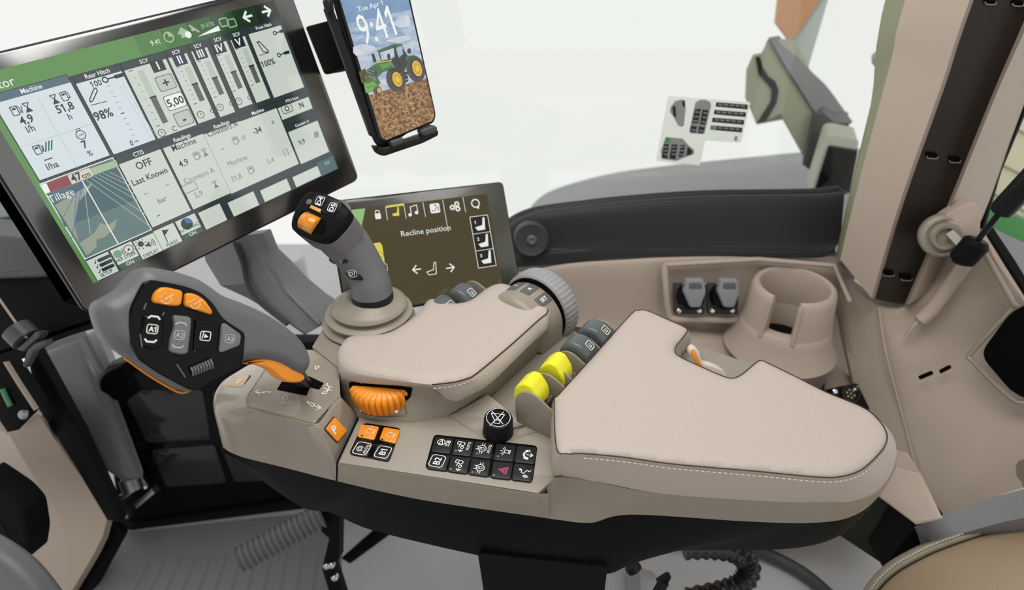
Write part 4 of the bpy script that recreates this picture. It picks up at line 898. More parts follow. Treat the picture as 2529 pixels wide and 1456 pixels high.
# grey support arm of the big display
arm = thing('display_arm', 'grey angular arm carrying the large display, rising from the console', 'mounting arm', Zp(790, 818, .70))
AG = mat('arm_grey', (.15, .15, .155), .4, .45, srgb=False)
g = [[Dp(500, 610, 1.04), Dp(575, 596, 1.0), Dp(610, 580, 1.0), Dp(648, 575, 1.02)], [Dp(508, 645, 1.04), Dp(595, 655, .99), Dp(640, 640, .99), Dp(668, 625, 1.02)], [Dp(545, 705, 1.04), Dp(606, 700, .99), Dp(660, 675, .985), Dp(700, 655, 1.02)], [Dp(610, 735, 1.04), Dp(632, 742, .99), Dp(690, 715, .985), Dp(740, 698, 1.02)], [Dp(680, 775, 1.03), Dp(700, 785, .98), Dp(745, 760, .975), Dp(790, 740, 1.01)], [Dp(752, 826, 1.02), Dp(757, 824, .975), Dp(800, 800, .97), Dp(845, 775, 1.0)]]
mb = MB(); mb.grid(g, AG, off=(.0, .035, -.01)); mb.build('arm_beam', arm, smooth=25)
mb = MB(); mb.tube(cat([Dp(580, 600, .995), Dp(600, 650, .985), Dp(612, 702, .982), Dp(640, 744, .98), Dp(710, 800, .972)], 6), .004, GREYD, 8); mb.tube(cat([Dp(660, 632, .985), Dp(688, 668, .98), Dp(712, 720, .978), Dp(790, 800, .966)], 6), .0025, AG, 8); mb.build('arm_rib', arm)
# =================================================================== SECOND DISPLAY
ix, iy = V((.93918337, .34250277, -.02502905)), V((-.1558169, .52943798, .83391638))
sd = Fr(Dp(1205, 478, 1.0), ix, iy)
if sd.n.y > 0: sd = Fr(sd.o, sd.x, -sd.y)
d2 = thing('control_display', 'smaller touchscreen behind the joystick with a seat menu', 'monitor', sd.at(1050, 760, -.02))
oT = sd.hit(1235, 448)[1]; oR = sd.hit(1262, 560)[0]; oL = sd.hit(830, 640)[0]; oB = sd.hit(1060, 752)[1]
O = rpoly([sd.p(*c) for c in ((oL, oB), (oR, oB), (oR, oT), (oL, oT))], .008, 5)
mb = MB(); mb.prism([p - sd.n * .001 for p in O], sd.n, .014, BLKS, .002, 3, bevb=.003); mb.build('casing', d2)
B2 = mat('bezel_olive', (.045, .045, .035), .3, .6, coat=.3, srgb=False)
mb = MB(); mb.prism([p + sd.n * .0006 for p in inset(O, .002, sd.n)], sd.n, .002, B2, .0005, 2); mb.build('glass_bezel', d2)
s2 = sd.shift(w=.0008); mb = MB()
SB = mat('menu_background', (78, 70, 46), .15, .5, emit=.85, coat=.5); Y2 = mat('menu_yellow', (226, 214, 88), .2, .5, emit=.9); G2 = mat('menu_green', (150, 200, 130), .2, .5, emit=.85); DK = mat('menu_dark', (44, 38, 30), .15, .5, emit=.8)
a, b = s2.hit(868, 519), s2.hit(1205, 478); c = s2.hit(1236, 690)
uA, uB, vT = a[0], (b[0] + c[0]) / 2, b[1]; vB = s2.hit(1060, 745)[1]
mb.rect(s2, (uA, vB), (uB, vT), SB, .0001)
mb.pxpoly(s2, [(868, 518), (902, 514), (893, 560), (880, 590), (872, 560)], G2, .0003)
def seat(c, s, m, outline=False):
    u, v = s2.hit(*c); P = [(-.008, -.001), (.003, .001), (.0055, .012), (.0085, .012), (.0065, -.006), (-.005, -.006)]
    (mb.stroke(s2, [(u + x * s, v + y * s) for x, y in P], .0011, m, .0006, True) if outline else mb.poly(s2, [(u + x * s, v + y * s) for x, y in P], m, .0006))
for p, q_ in [((952, 511), (957, 543)), ((997, 504), (1003, 539)), ((1044, 499), (1051, 535)), ((1093, 493), (1107, 571)), ((1143, 487), (1150, 524))]: mb.pxstroke(s2, [p, q_], .0008, WHT, .0005)
mb.pxpoly(s2, [(953, 508), (997, 502), (998, 507), (954, 513)], Y2, .0006)
u, v = s2.hit(933, 531); mb.rrect(s2, u, v - .0015, .0085, .0085, .0015, WHT, .0006); mb.ring(s2, u, v + .004, .003, .0013, WHT, .0006, 0, 180)
seat((977, 526), .72, Y2)
u, v = s2.hit(1021, 520); mb.stroke(s2, [(u - .004, v - .005), (u - .004, v + .006), (u + .006, v + .008), (u + .006, v - .003)], .0012, WHT, .0006); mb.disc(s2, u - .006, v - .0055, .0026, WHT, .0006); mb.disc(s2, u + .004, v - .0035, .0026, WHT, .0006)
u, v = s2.hit(1074, 514); mb.rrect(s2, u, v, .015, .0145, .003, WHT, .0006); mb.stroke(s2, [(u - .005, v - .004), (u, v - .003), (u + .003, v + .002)], .001, SB, .0008); mb.stroke(s2, [(u + .005, v + .002), (u + .005, v - .004)], .001, SB, .0008); mb.disc(s2, u + .001, v + .0045, .0012, SB, .0008)
for dx, dy in ((-.004, -.0015), (.0035, .003), (.004, -.0045)):
    u, v = s2.hit(1123, 509); mb.ring(s2, u + dx, v + dy, .0026, .0018, WHT, .0006)
    for k in range(8): mb.stroke(s2, [(u + dx + .003 * math.cos(k * .785), v + dy + .003 * math.sin(k * .785)), (u + dx + .0042 * math.cos(k * .785), v + dy + .0042 * math.sin(k * .785))], .0012, WHT, .0006)
u, v = s2.hit(1174, 502); mb.ring(s2, u, v, .006, .0018, WHT, .0006); mb.poly(s2, [(u - .001, v - .006), (u + .005, v - .004), (u + .004, v - .0095)], WHT, .0006)
mb.pxtext(s2, 1052, 569, .0083, 'Recline position', WHT, w=.0006)
bx = [(1160, 536), (1204, 531), (1225, 655), (1180, 659)]
A_, B_ = s2.hit(*bx[0]), s2.hit(*bx[2])
x0, x1 = A_[0], (s2.hit(*bx[1])[0] + B_[0]) / 2; y0, y1 = A_[1], B_[1]
mb.rect(s2, (x0, y0), (x1, y1), DK, .0003); mb.stroke(s2, [(x0, y0), (x1, y0), (x1, y1), (x0, y1)], .0009, WHT, .0006, True)
for k in (1, 2): mb.stroke(s2, [(x0, y0 + (y1 - y0) * k / 3), (x1, y0 + (y1 - y0) * k / 3)], .0008, WHT, .0006)
for k, c in enumerate([(1186, 558), (1194, 599), (1201, 640)]): seat(c, 1.05, WHT); u, v = s2.hit(c[0] - 13, c[1] - 9); mb.text(s2, u, v, .0048, str(k + 1), WHT, .0006, bold=.03)
for c, d in (((1029, 665), -1), ((1112, 661), 1)):
    u, v = s2.hit(*c); mb.stroke(s2, [(u - .006, v), (u + .006, v)], .0018, WHT, .0006); mb.stroke(s2, [(u, v + .006), (u + d * .006, v), (u, v - .006)], .0018, WHT, .0006)
seat((1066, 668), .95, WHT, True)
mb.pxpoly(s2, [(915, 602), (938, 598), (944, 606), (950, 648), (930, 655), (905, 640)], Y2, .0006); u, v = s2.hit(938, 629); mb.ring(s2, u, v, .0045, .0005, TX, .0008); mb.pxstroke(s2, [(945, 650), (955, 652), (957, 668)], .0007, WHT, .0006)
mb.build('screen', d2, smooth=0, fix=False)
# =================================================================== PHONE AND HOLDER
pf = Fr3(Dp(935, 348, .86), Dp(1076, 300, .885), Dp(832, 15, .79))
if pf.n.y > 0: pf = Fr(pf.o, -pf.x, pf.y)
po = [(822, -40), (815, -80), (985, -110), (1002, -60), (1078, 283), (1073, 303), (950, 353), (936, 345)]
O = rpoly([pf.at(*p) for p in po], .008, 5)
phone = thing('smartphone', 'black smartphone in a holder showing 9:41 over a tractor picture', 'phone', pf.at(1010, 330, -.006))
mb = MB(); mb.prism(O, pf.n, .011, BLKS, .003, 3, bevb=.003); mb.build('phone_body', phone)
p1 = pf.shift(w=.0004); mb = MB()
SK = [noise_mat('photo_sky_a', [(118, 150, 186), (136, 166, 200)], 40), noise_mat('photo_sky_b', [(134, 164, 196), (172, 190, 212), (206, 212, 222)], 45, stretch=(1, 1, 2.4), lo=.42, hi=.7), noise_mat('photo_sky_c', [(160, 182, 206), (196, 206, 218), (214, 218, 224)], 45, stretch=(1, 1, 2.4), lo=.4, hi=.7), noise_mat('photo_cloud', [(190, 200, 214), (222, 222, 226)], 60)]
SOIL = noise_mat('photo_soil', [(62, 40, 24), (128, 90, 54), (176, 136, 90), (222, 190, 146)], 260, lo=.32, hi=.72)
scr = rpoly([V((*p1.hit(*p), 0)) for p in [(828, -40), (824, -70), (980, -98), (997, -55), (1073, 283), (1068, 298), (953, 346), (942, 338)]], .007, 5)
scr = [(p.x, p.y) for p in scr]
def clip(poly, a, b):
    """part of a screen polygon on the left of the line a-b"""
    out = []; sd_ = lambda p: (b[0] - a[0]) * (p[1] - a[1]) - (b[1] - a[1]) * (p[0] - a[0])
    for i in range(len(poly)):
        p, q = poly[i - 1], poly[i]; sp, sq = sd_(p), sd_(q)
        if (sp >= 0) != (sq >= 0): t = sp / (sp - sq); out.append((p[0] + (q[0] - p[0]) * t, p[1] + (q[1] - p[1]) * t))
        if sq >= 0: out.append(q)
    return out
H = lambda x, y: p1.hit(x, y)
def below(l, r, m, w): mb.poly(p1, clip(scr, H(*r), H(*l)), m, w)
mb.poly(p1, scr, SK[0], .0001)
below((852, 60), (1019, 22), SK[1], .0002); below((872, 140), (1031, 102), SK[2], .0003)
mb.pxpoly(p1, [(872, 116), (896, 108), (922, 114), (930, 122), (908, 132), (880, 138), (872, 130)], SK[3], .0004); mb.pxpoly(p1, [(965, 60), (985, 44), (1004, 36), (1012, 44), (1014, 64), (990, 68)], SK[3], .0004); mb.pxpoly(p1, [(950, 102), (985, 90), (1010, 88), (1016, 96), (985, 106)], SK[3], .0004)
below((903, 237), (1049, 194), SOIL, .0005)
STR = mat('photo_straw', (206, 174, 128), .2, .5, emit=.9); DRT = mat('photo_clod', (74, 50, 30), .2, .5, emit=.85)
rnd = random.Random(4)
for k in range(420):
    t, s = rnd.random() ** .8, rnd.uniform(.04, .94); y = 246 + 88 * t; x = 914 + 30 * t + s * (136 - 6 * t); y -= s * 42
    L = rnd.uniform(1.2, 4.5) * (.4 + t * .8); a = rnd.uniform(-.7, 1.1)
    mb.pxstroke(p1, [(x - L * math.cos(a), y - L * math.sin(a)), (x + L * math.cos(a), y + L * math.sin(a))], rnd.uniform(.0003, .0007), (STR, DRT)[k % 2], .0007)
TG, TGD, TY, TB, TGL = [sm('photo_' + n_, c_) for n_, c_ in (('green', (52, 98, 44)), ('dark', (28, 34, 28)), ('yellow', (222, 184, 30)), ('tyre', (44, 42, 40)), ('lime', (104, 158, 62)))]
mb.pxpoly(p1, [(886, 178), (900, 168), (912, 185), (908, 205), (893, 205)], noise_mat('photo_bush', [(44, 50, 22), (110, 112, 52)], 300), .0006)
mb.pxpoly(p1, [(905, 172), (935, 152), (966, 146), (972, 170), (945, 178), (920, 205)], TG, .0008); mb.pxpoly(p1, [(908, 170), (930, 176), (930, 200), (916, 190)], TGD, .0009)
mb.pxpoly(p1, [(934, 128), (975, 112), (985, 108), (1008, 140), (1000, 175), (972, 165), (966, 148), (940, 150)], TGD, .0008); mb.pxpoly(p1, [(938, 130), (972, 118), (974, 140), (965, 146), (940, 149)], SK[2], .0010); mb.pxpoly(p1, [(977, 117), (990, 113), (996, 132), (983, 145)], SK[1], .0010)
mb.pxpoly(p1, [(930, 125), (970, 109), (992, 108), (994, 113), (975, 114), (934, 130)], TG, .0011); mb.pxpoly(p1, [(917, 134), (923, 132), (930, 152), (922, 155)], TGD, .0011); mb.pxpoly(p1, [(1005, 122), (1013, 118), (1015, 131), (1007, 132)], TGD, .0011); mb.pxstroke(p1, [(994, 130), (1010, 128)], .0007, TGD, .0011)
mb.pxpoly(p1, [(898, 205), (925, 198), (932, 212), (922, 226), (903, 230)], TGL, .0012); mb.pxpoly(p1, [(905, 190), (930, 188), (940, 205), (925, 215), (906, 204)], TG, .0010)
def wheel(c, rx, ry):
    u, v = p1.hit(*c); e = lambda r1_, r2_, dx=0: [(u + dx + r1_ * math.cos(i * .2618), v + r2_ * math.sin(i * .2618)) for i in range(24)]
    mb.poly(p1, e(rx, ry), TB, .0013)
    for i in range(20):
        a_ = i * .31416; mb.stroke(p1, [(u + rx * .66 * math.cos(a_ + .18), v + ry * .72 * math.sin(a_ + .18)), (u + rx * 1.02 * math.cos(a_), v + ry * 1.02 * math.sin(a_))], .0011, TRD, .00135)
    mb.poly(p1, e(rx * .56, ry * .66, .0018), TGD, .0014); mb.poly(p1, e(rx * .50, ry * .60, .0020), TY, .00145); mb.poly(p1, e(rx * .40, ry * .48, .0022), sm('photo_gold', (196, 150, 26)), .0015); mb.poly(p1, e(rx * .22, ry * .24, .0022), TY, .00155)
TRD = sm('photo_tread', (84, 76, 70))
wheel((1026, 170), .0125, .0165); wheel((977, 197), .0125, .0155); wheel((932, 224), .0055, .0055); mb.pxpoly(p1, [(957, 172), (985, 164), (1000, 178), (1004, 196), (992, 178), (968, 178)], TGD, .0016); mb.pxpoly(p1, [(1000, 140), (1022, 136), (1034, 150), (1012, 150), (1008, 170)], TG, .0012)
mb.pxstroke(p1, [(930, 155), (966, 149)], .0010, TY, .0012)
for q in [[(908, 172), (925, 178)], [(909, 178), (926, 185)], [(911, 185), (927, 192)], [(914, 191), (928, 198)]]: mb.pxstroke(p1, q, .0005, SK[2], .0013)
mb.pxpoly(p1, [(935, 160), (966, 152), (968, 160), (944, 172)], sm('photo_green_lit', (84, 138, 70)), .0011); mb.pxstroke(p1, [(936, 128), (942, 150)], .0008, TGD, .0013); mb.pxstroke(p1, [(974, 114), (984, 146), (990, 172)], .0011, TGD, .0013); mb.pxstroke(p1, [(993, 113), (1002, 138)], .0009, TGD, .0013)
mb.pxpoly(p1, [(955, 134), (962, 132), (964, 146), (957, 147)], TGD, .0012); mb.pxpoly(p1, [(996, 178), (1006, 176), (1008, 200), (1000, 206)], TGD, .0012); mb.pxstroke(p1, [(1000, 186), (1012, 184)], .0008, SK[2], .0013); mb.pxstroke(p1, [(1001, 196), (1014, 194)], .0008, SK[2], .0013)
mb.pxstroke(p1, [(903, 206), (924, 200)], .0007, TGD, .0013); mb.pxstroke(p1, [(906, 216), (928, 210)], .0007, TG, .0013); mb.pxstroke(p1, [(916, 190), (934, 212)], .0012, TG, .0013)
mb.pxtext(p1, 914, 15, .0058, 'Tue Apr 1', WHT, w=.0006, rot=.0, bold=.005)
tv = p1.hit(928, 62); rt = math.atan2(p1.hit(965, 45)[1] - p1.hit(890, 70)[1], p1.hit(965, 45)[0] - p1.hit(890, 70)[0]); mb.text(p1, tv[0], tv[1], .036, '9:41', WHT, .0006, rot=rt * .9, bold=.0, sx=.60)
mb.build('phone_screen', phone, smooth=0, fix=False)
hold = thing('phone_holder', 'black clamp holder gripping the phone, fixed beside the large display', 'phone holder', pf.at(800, 120, -.03))
HB = mat('holder_black', (.009, .009, .009), .35, .2, srgb=False); hb = pf.shift(w=-.0115)
mb = MB(); q = [hb.at(*p) for p in [(812, -40), (960, -80), (1050, 300), (945, 372), (925, 350)]]; mb.prism(rpoly(q, .006), pf.n, .008, HB, .002, 2); mb.build('back_plate', hold)
mb = MB(); q = [hb.at(*p) for p in [(800, 20), (818, 15), (826, 35), (938, 335), (915, 338), (806, 36)]]; mb.prism([p + pf.n * .006 for p in rpoly(q, .003)], pf.n, .014, HB, .002, 2); mb.build('side_rail', hold)
mb = MB(); q = [hb.at(*p) for p in [(797, 0), (815, -6), (820, 30), (806, 34)]]; mb.prism([p + pf.n * .016 for p in rpoly(q, .002)], pf.n, .02, HB, .002, 2); mb.build('upper_clip', hold)
mb = MB(); q = [hb.at(*p) for p in [(918, 358), (945, 362), (1040, 330), (1065, 318), (1078, 320), (1078, 333), (1040, 352), (945, 384), (930, 380)]]; mb.prism([p + pf.n * .010 for p in rpoly(q, .004)], pf.n, .018, HB, .003, 3); mb.build('base_ledge', hold)
def claw(px): 
    mb = MB(); f = pf.shift(w=.004); q = [f.at(*p) for p in px]; mb.prism([p + pf.n * .003 for p in rpoly(q, .004)], pf.n, .018, GREYD, .003, 3); mb.build('rubber_claw', hold)
claw([(962, 348), (996, 338), (999, 354), (968, 366)]); claw([(1036, 322), (1070, 308), (1080, 314), (1078, 328), (1044, 338)])
mb = MB(); q = [Dp(*p) for p in [(752, 66, .97), (820, 48, .87), (868, 160, .87), (800, 186, .97)]]; nn = (q[1] - q[0]).cross(q[3] - q[0]).normalized(); nn = -nn if nn.y > 0 else nn
mb.prism(rpoly(q, .006), nn, .03, GAP, .004, 3); mb.build('clamp_bracket', hold)
# =================================================================== CAB SHELL
def quadprism(mb, px, dep, off, m, bev=.003, r=.0, seg=3):
    """outline traced at its own distance, given real thickness along off"""
    q = [Dp(p[0], p[1], p[2] if len(p) > 2 else dep) for p in px]; off = V(off)
    if r: q = rpoly(q, r, 4)
    c = sum(q, V((0, 0, 0))) / len(q); n_ = V((0, 0, 0))
    for i in range(len(q)): n_ += (q[i - 1] - c).cross(q[i] - c)
    n_.normalize()
    if n_.dot(off) > 0: n_ = -n_
    R = [[p + off for p in q]]
    for k in range(seg + 1):
        a = k / seg * math.pi / 2; R.append([p - n_ * (bev * (1 - math.sin(a))) for p in inset(q, bev * (1 - math.cos(a)), n_)])
    return mb.rings(R, m)
def gpx(rows): return [[Yp(*p) for p in r] for r in rows]
def smrows(rows, k=5):
    R = [cat(r, k) for r in rows]; cols = [cat([r[j] for r in R], k) for j in range(len(R[0]))]
    return [[c[i] for c in cols] for i in range(len(cols[0]))]
FLOORM = mat('floor_grey', (.50, .50, .51), .6, .3, bump=('noise', 300, .15, .0006), srgb=False)
mb = MB(); mb.box((.1, .9, -.03), (1, 0, 0), (0, 1, 0), UP, 3.2, 3.0, .06, FLOORM); struct(mb.build('floor'))
# floor mat with ribs
MATM = mat('floor_mat_rubber', (.23, .23, .235), .55, .35, bump=('noise', 400, .2, .0006), srgb=False)
fz = Fr(V((0, 0, .012)), V((1, 0, 0)), V((0, 1, 0)))
root = thing('floor_mat', 'ribbed grey rubber floor mat in the lower left, below the glossy black panel', 'floor mat', Zp(500, 1380, 0))
mb = MB(); q = [fz.at(*p) for p in [(285, 1316), (650, 1276), (840, 1262), (870, 1500), (150, 1500), (235, 1400)]]; mb.prism(rpoly(q, .02), UP, .011, MATM, .004, 3); mb.build('mat_sheet', root)
mb = MB()
for i in range(13):
    x0, x1 = 360 + i * 38, 300 + i * 42; mb.tube([fz.at(x0, 1392 - i * 3), fz.at(x1, 1500)], .0085, MATM, 8, flat=.5, ref=(1, 0, 0))
mb.build('ribs', root)
root = thing('floor_hatch', 'light grey sloping floor plate with a black slot, right of the ribbed foot grip', 'floor plate', Zp(900, 1350, 0))
mb = MB(); q = [fz.at(*p) for p in [(838, 1240), (1250, 1320), (1300, 1500), (850, 1500)]]; LGF = mat('floor_light', (.48, .48, .49), .5, .35, srgb=False); mb.prism([p + UP * .01 for p in q], UP, .02, LGF, .003, 2); mb.build('plate', root)
mb = MB(); q = [fz.at(*p) for p in [(846, 1386), (930, 1312), (964, 1326), (866, 1398)]]; mb.prism([p + UP * .016 for p in q], UP, .012, BLK, .003, 2); mb.build('slot_strip', root)
# beige side wall under the window
rows = gpx([[(1200, 684, 1.12), (1270, 674, 1.11), (1400, 652, 1.10), (1550, 642, 1.10), (1660, 637, 1.10), (1850, 637, 1.10), (2110, 655, 1.10)],
            [(1200, 697, 1.105), (1270, 687, 1.095), (1400, 664, 1.085), (1550, 654, 1.085), (1660, 649, 1.085), (1850, 650, 1.085), (2110, 668, 1.085)],
            [(1200, 800, 1.08), (1270, 795, 1.07), (1400, 790, 1.07), (1550, 785, 1.07), (1660, 786, 1.07), (1850, 800, 1.07), (2110, 820, 1.07)],
            [(1200, 905, 1.02), (1270, 900, 1.02), (1400, 880, 1.03), (1550, 860, 1.04), (1690, 830, 1.04), (1870, 870, 1.02), (2130, 930, 1.02)],
            [(1200, 1050, .98), (1270, 1050, .98), (1400, 1050, .98), (1550, 1020, .97), (1700, 980, .95), (1900, 1000, .93), (2200, 1080, .91)],
            [(1200, 1400, .95), (1270, 1400, .95), (1400, 1400, .95), (1550, 1350, .93), (1700, 1300, .90), (1900, 1290, .88), (2275, 1330, .84)]])
mb = MB(); G = smrows(rows); mb.grid(G, BEIGEW, off=(0, .05, 0)); mb.grid([G[-1], [V((p.x, p.y + .14, .0)) for p in G[-1]]], BEIGEW, off=(0, .05, 0)); struct(mb.build('wall_right', smooth=60))
# recess frame
mb = MB(); fr_ = cat([Yp(1640, 652, 1.068), Yp(1646, 720, 1.05), Yp(1653, 778, 1.04), Yp(1668, 788, 1.036)], 5) + [Yp(1832, 790, 1.036)]
mb.tube(fr_, .0065, BEIGEW, 10); mb.tube([Yp(1640, 654, 1.07), Yp(1870, 640, 1.075), Yp(2060, 655, 1.06), Yp(2100, 745, 1.0)], .005, BEIGEW, 10)
o = mb.build('socket_recess_rim'); tag(o, 'raised beige rim around the two sockets and the cup holder', 'trim')
def socket(dx, lab):
    y = 1.045; P = lambda x, yy, d=0: Yp(x + dx, yy, y - d)
    root = thing('power_socket', lab, 'power socket', P(1703, 740))
    fs = Fr(P(1703, 730), V((1, 0, 0)), V((0, .35, 1))); 
    if fs.n.y > 0: fs = Fr(fs.o, -fs.x, fs.y)
    mb = MB(); mb.prism(rpoly([fs.at(x + dx, yy) for x, yy in [(1664, 700), (1742, 700), (1741, 776), (1666, 776)]], .004), fs.n, .01, GREYD, .001, 2); mb.build('base_plate', root)
    mb = MB(); c = fs.at(1703 + dx, 728); mb.lathe([(.026, 0), (.026, .012), (.023, .018), (.015, .019)], c, fs.n, BLK, 28); mb.build('socket_barrel', root)
    mb = MB(); mb.prism([p + fs.n * .030 for p in rpoly([fs.at(x + dx, yy) for x, yy in [(1686, 681), (1727, 681), (1733, 713), (1719, 750), (1695, 750), (1679, 713)]], .004)], fs.n, .016, GREYL2, .003, 3)
    mb.prism([p + fs.n * .0315 for p in rpoly([fs.at(x + dx, yy) for x, yy in [(1692, 690), (1721, 690), (1723, 704), (1691, 704)]], .002)], fs.n, .003, GREY, .001, 2); mb.build('flap', root)
    mb = MB(); mb.tube([fs.at(1678 + dx, 694, .022), fs.at(1735 + dx, 694, .022)], .003, STEEL, 8); mb.build('hinge_pin', root)
    for x in (1677, 1727): mb = MB(); mb.lathe([(.005, 0), (.005, .003), (.003, .005), (.0001, .0052)], fs.at(x + dx, 766), fs.n, CHROME, 14); mb.build('screw', root)
GREYL2 = mat('flap_grey', (.24, .245, .26), .45, .4, srgb=False)
socket(0, 'grey flap power socket, the one farther from the cup holder'); socket(82, 'grey flap power socket right beside the cup holder')
# cup holder
cc = Yp(1964, 702, 1.01); root = thing('cup_holder', 'beige moulded cup holder with a slot in its front, left of the pillar', 'cup holder', cc - UP * .12)
mid_a, hw, n = math.radians(-122), math.radians(20), 60
angs = [mid_a + hw + (2 * math.pi - 2 * hw) * i / n for i in range(n + 1)]
sec = [(.081, -.075), (.077, -.045), (.074, -.012), (.071, -.002), (.066, .001), (.061, -.001), (.058, -.008), (.057, -.075)]
R = [[cc + V((math.cos(a) * r, math.sin(a) * r, h)) for r, h in sec] for a in angs]
mb = MB(); mb.rings(R, BEIGEW)
mb.lathe([(.104, -.135), (.092, -.115), (.084, -.09), (.081, -.074), (.076, -.070), (.060, -.070), (.056, -.078), (.055, -.125), (.0001, -.126)], cc, UP, BEIGEW, 60, cap0=True, cap1=False); mb.build('cup_body', root, smooth=45)
mb = MB(); rim = [R[0][i] for i in range(1, 7)]
for e in (R[0], R[-1]): mb.tube(cat([e[0] - UP * .004, e[1], e[2], e[3] - UP * .001], 4), .004, BEIGEW, 8)
mb.build('slot_lip', root)
mb = MB(); mb.lathe([(.054, -.1235), (.054, -.1225), (.0001, -.1224)], cc, UP, BLK, 40); mb.build('cup_mat', root)
# connector in the wall behind the pad
root = thing('pin_connector', 'round black pin connector on the beige ledge just behind the big armrest pad', 'connector', Yp(2095, 985, .90)); y = .90
fs = Fr(Yp(2095, 985, y), V((1, -.1, -.15)), V((0, .7, .7)))
if fs.n.y > 0: fs = Fr(fs.o, -fs.x, fs.y)
mb = MB(); mb.prism(rpoly([fs.at(*p) for p in [(2050, 962), (2118, 945), (2150, 1010), (2090, 1030)]], .003), fs.n, .05, BLK, .002, 2); mb.build('plate', root)
mb = MB(); mb.lathe([(.017, 0), (.017, .006), (.014, .006), (.013, .002)], fs.at(2098, 972), fs.n, BLKS, 24)
for i in range(7): mb.lathe([(.0015, .002), (.0015, .005)], fs.at(2098, 972) + (fs.x * math.cos(i) + fs.y * math.sin(i)) * (.007 if i else 0), fs.n, mat('pin_brass', (.5, .42, .15), .3, metal=1, srgb=False), 8)
mb.build('socket', root)
for c in [(2062, 966), (2112, 958)]: mb = MB(); mb.lathe([(.005, 0), (.005, .003), (.002, .005)], fs.at(*c), fs.n, CHROME, 14); mb.build('screw', root)
# black rubber sill
RUB = mat('sill_rubber', (.022, .022, .023), .55, .35, bump=('noise', 700, .3, .0008), srgb=False)
rows = gpx([[(1240, 570, 1.175), (1268, 546, 1.165), (1326, 525, 1.155), (1440, 511, 1.15), (1544, 500, 1.15), (1740, 487, 1.15), (2001, 483, 1.15), (2085, 476, 1.15)],
            [(1240, 580, 1.15), (1268, 556, 1.14), (1326, 534, 1.13), (1440, 519, 1.125), (1544, 508, 1.125), (1740, 495, 1.125), (2001, 491, 1.125), (2085, 484, 1.125)],
            [(1240, 640, 1.13), (1268, 620, 1.125), (1326, 612, 1.115), (1440, 608, 1.11), (1544, 604, 1.11), (1740, 602, 1.11), (2001, 600, 1.11), (2075, 590, 1.11)],
            [(1240, 652, 1.118), (1268, 640, 1.112), (1326, 628, 1.105), (1440, 616, 1.10), (1544, 611, 1.10), (1740, 612, 1.10), (2001, 620, 1.10), (2065, 608, 1.10)],
            [(1240, 672, 1.11), (1268, 662, 1.105), (1326, 656, 1.10), (1440, 644, 1.095), (1544, 636, 1.095), (1740, 630, 1.095), (2001, 637, 1.095), (2062, 625, 1.095)]])
mb = MB(); mb.grid(smrows(rows, 4), RUB, off=(0, .03, 0)); o = mb.build('window_sill', smooth=60); struct(o); o.name = 'trim_1'
mb = MB()
for i in range(110): 
    t = i / 109; e = cat(rows[0], 8); 
    break
e = resample([p + V((0, -.004, .003)) for p in cat(rows[0][1:], 8)], 170)
DOT = mat('frit_grey', (.10, .10, .10), .6, .3, srgb=False)
for i, p in enumerate(e): mb.lathe([(.0026, -.0012), (.0026, .0012)], p, V((0, -1, .3)), DOT, 6)
o = mb.build('trim_2', smooth=0); struct(o)
root = thing('sill_fastener', 'round black plastic fastener on the left end of the rubber sill', 'fastener', Yp(1312, 592, 1.105)); mb = MB(); fa_ = V((.05, -1, .25)).normalized(); c = Yp(1312, 590, 1.105)
mb.lathe([(.033, -.02), (.033, .006), (.030, .009), (.027, .0075), (.012, .0065)], c, fa_, GREYD, 40); mb.build('washer', root)
mb = MB(); mb.lathe([(.010, .004), (.010, .010), (.006, .013), (.0035, .011), (.0001, .011)], c, fa_, GREY, 20); mb.build('stud', root)
# side window pane
GL_ = glass_mat('window_glass', refl=.03)
mb = MB(); mb.box((.12, 1.19, 1.2), (1, 0, 0), (0, 1, 0), UP, 1.15, .004, 1.0, GL_); struct(mb.build('window_1', smooth=0))
# rear pillar
rows = [[Yp(2206, -80, 1.10), Yp(2260, -80, 1.0), Yp(2424, -80, .965), Yp(2434, -80, .985), Yp(2585, -80, .985), Yp(2598, -80, .96), Yp(2680, -80, 1.03)],
        [Yp(2150, 260, 1.10), Yp(2198, 160, 1.01), Yp(2323, 215, .965), Yp(2333, 215, .985), Yp(2452, 230, .985), Yp(2462, 230, .96), Yp(2534, 245, 1.03)],
        [Yp(2088, 520, 1.10), Yp(2116, 470, 1.01), Yp(2222, 500, .965), Yp(2232, 500, .985), Yp(2334, 520, .985), Yp(2344, 520, .96), Yp(2425, 540, 1.03)],
        [Yp(2062, 640, 1.10), Yp(2075, 640, 1.02), Yp(2152, 736, .965), Yp(2160, 738, .985), Yp(2233, 752, .985), Yp(2242, 752, .96), Yp(2330, 700, 1.0)]]
rows.insert(0, [p + V((.02 + .01 * (p.x > .75), 0, .62)) for p in rows[0]])
PILD = mat('pillar_dark', (.018, .013, .010), .5, .35, srgb=False); PILO = mat('pillar_olive', (.27, .28, .17), .6, .2, srgb=False)
mb = MB(); cols = list(zip(*rows))
def strip(i, m): mb.grid([[r[i], r[i + 1]] for r in [list(x) for x in zip(*[cat(c, 5) for c in cols])]], m)
for i, m in enumerate([PILO, BEIGEW, BEIGEW, PILD, BEIGEW, BEIGEW]):
    strip(i, m)
bk = [[r[0], r[0] + V((.05, .06, 0)), r[-1] + V((0, .05, 0)), r[-1]] for r in rows]; mb.grid(bk, BEIGEW); struct(mb.build('wall_rear', smooth=50))
def slot(px, y, m=GAP):
    mb = MB(); q = rpoly([Yp(px[0] + a, px[1] + b, y) for a, b in [(-15, -9), (13, -7), (15, 8), (-12, 7)]], .004); mb.prism(q, V((0, -1, .1)), .004, m, .0008, 2)
    mb.tube(q[len(q) // 2:] , .0008, BEIGE, 6); return mb
SL = []
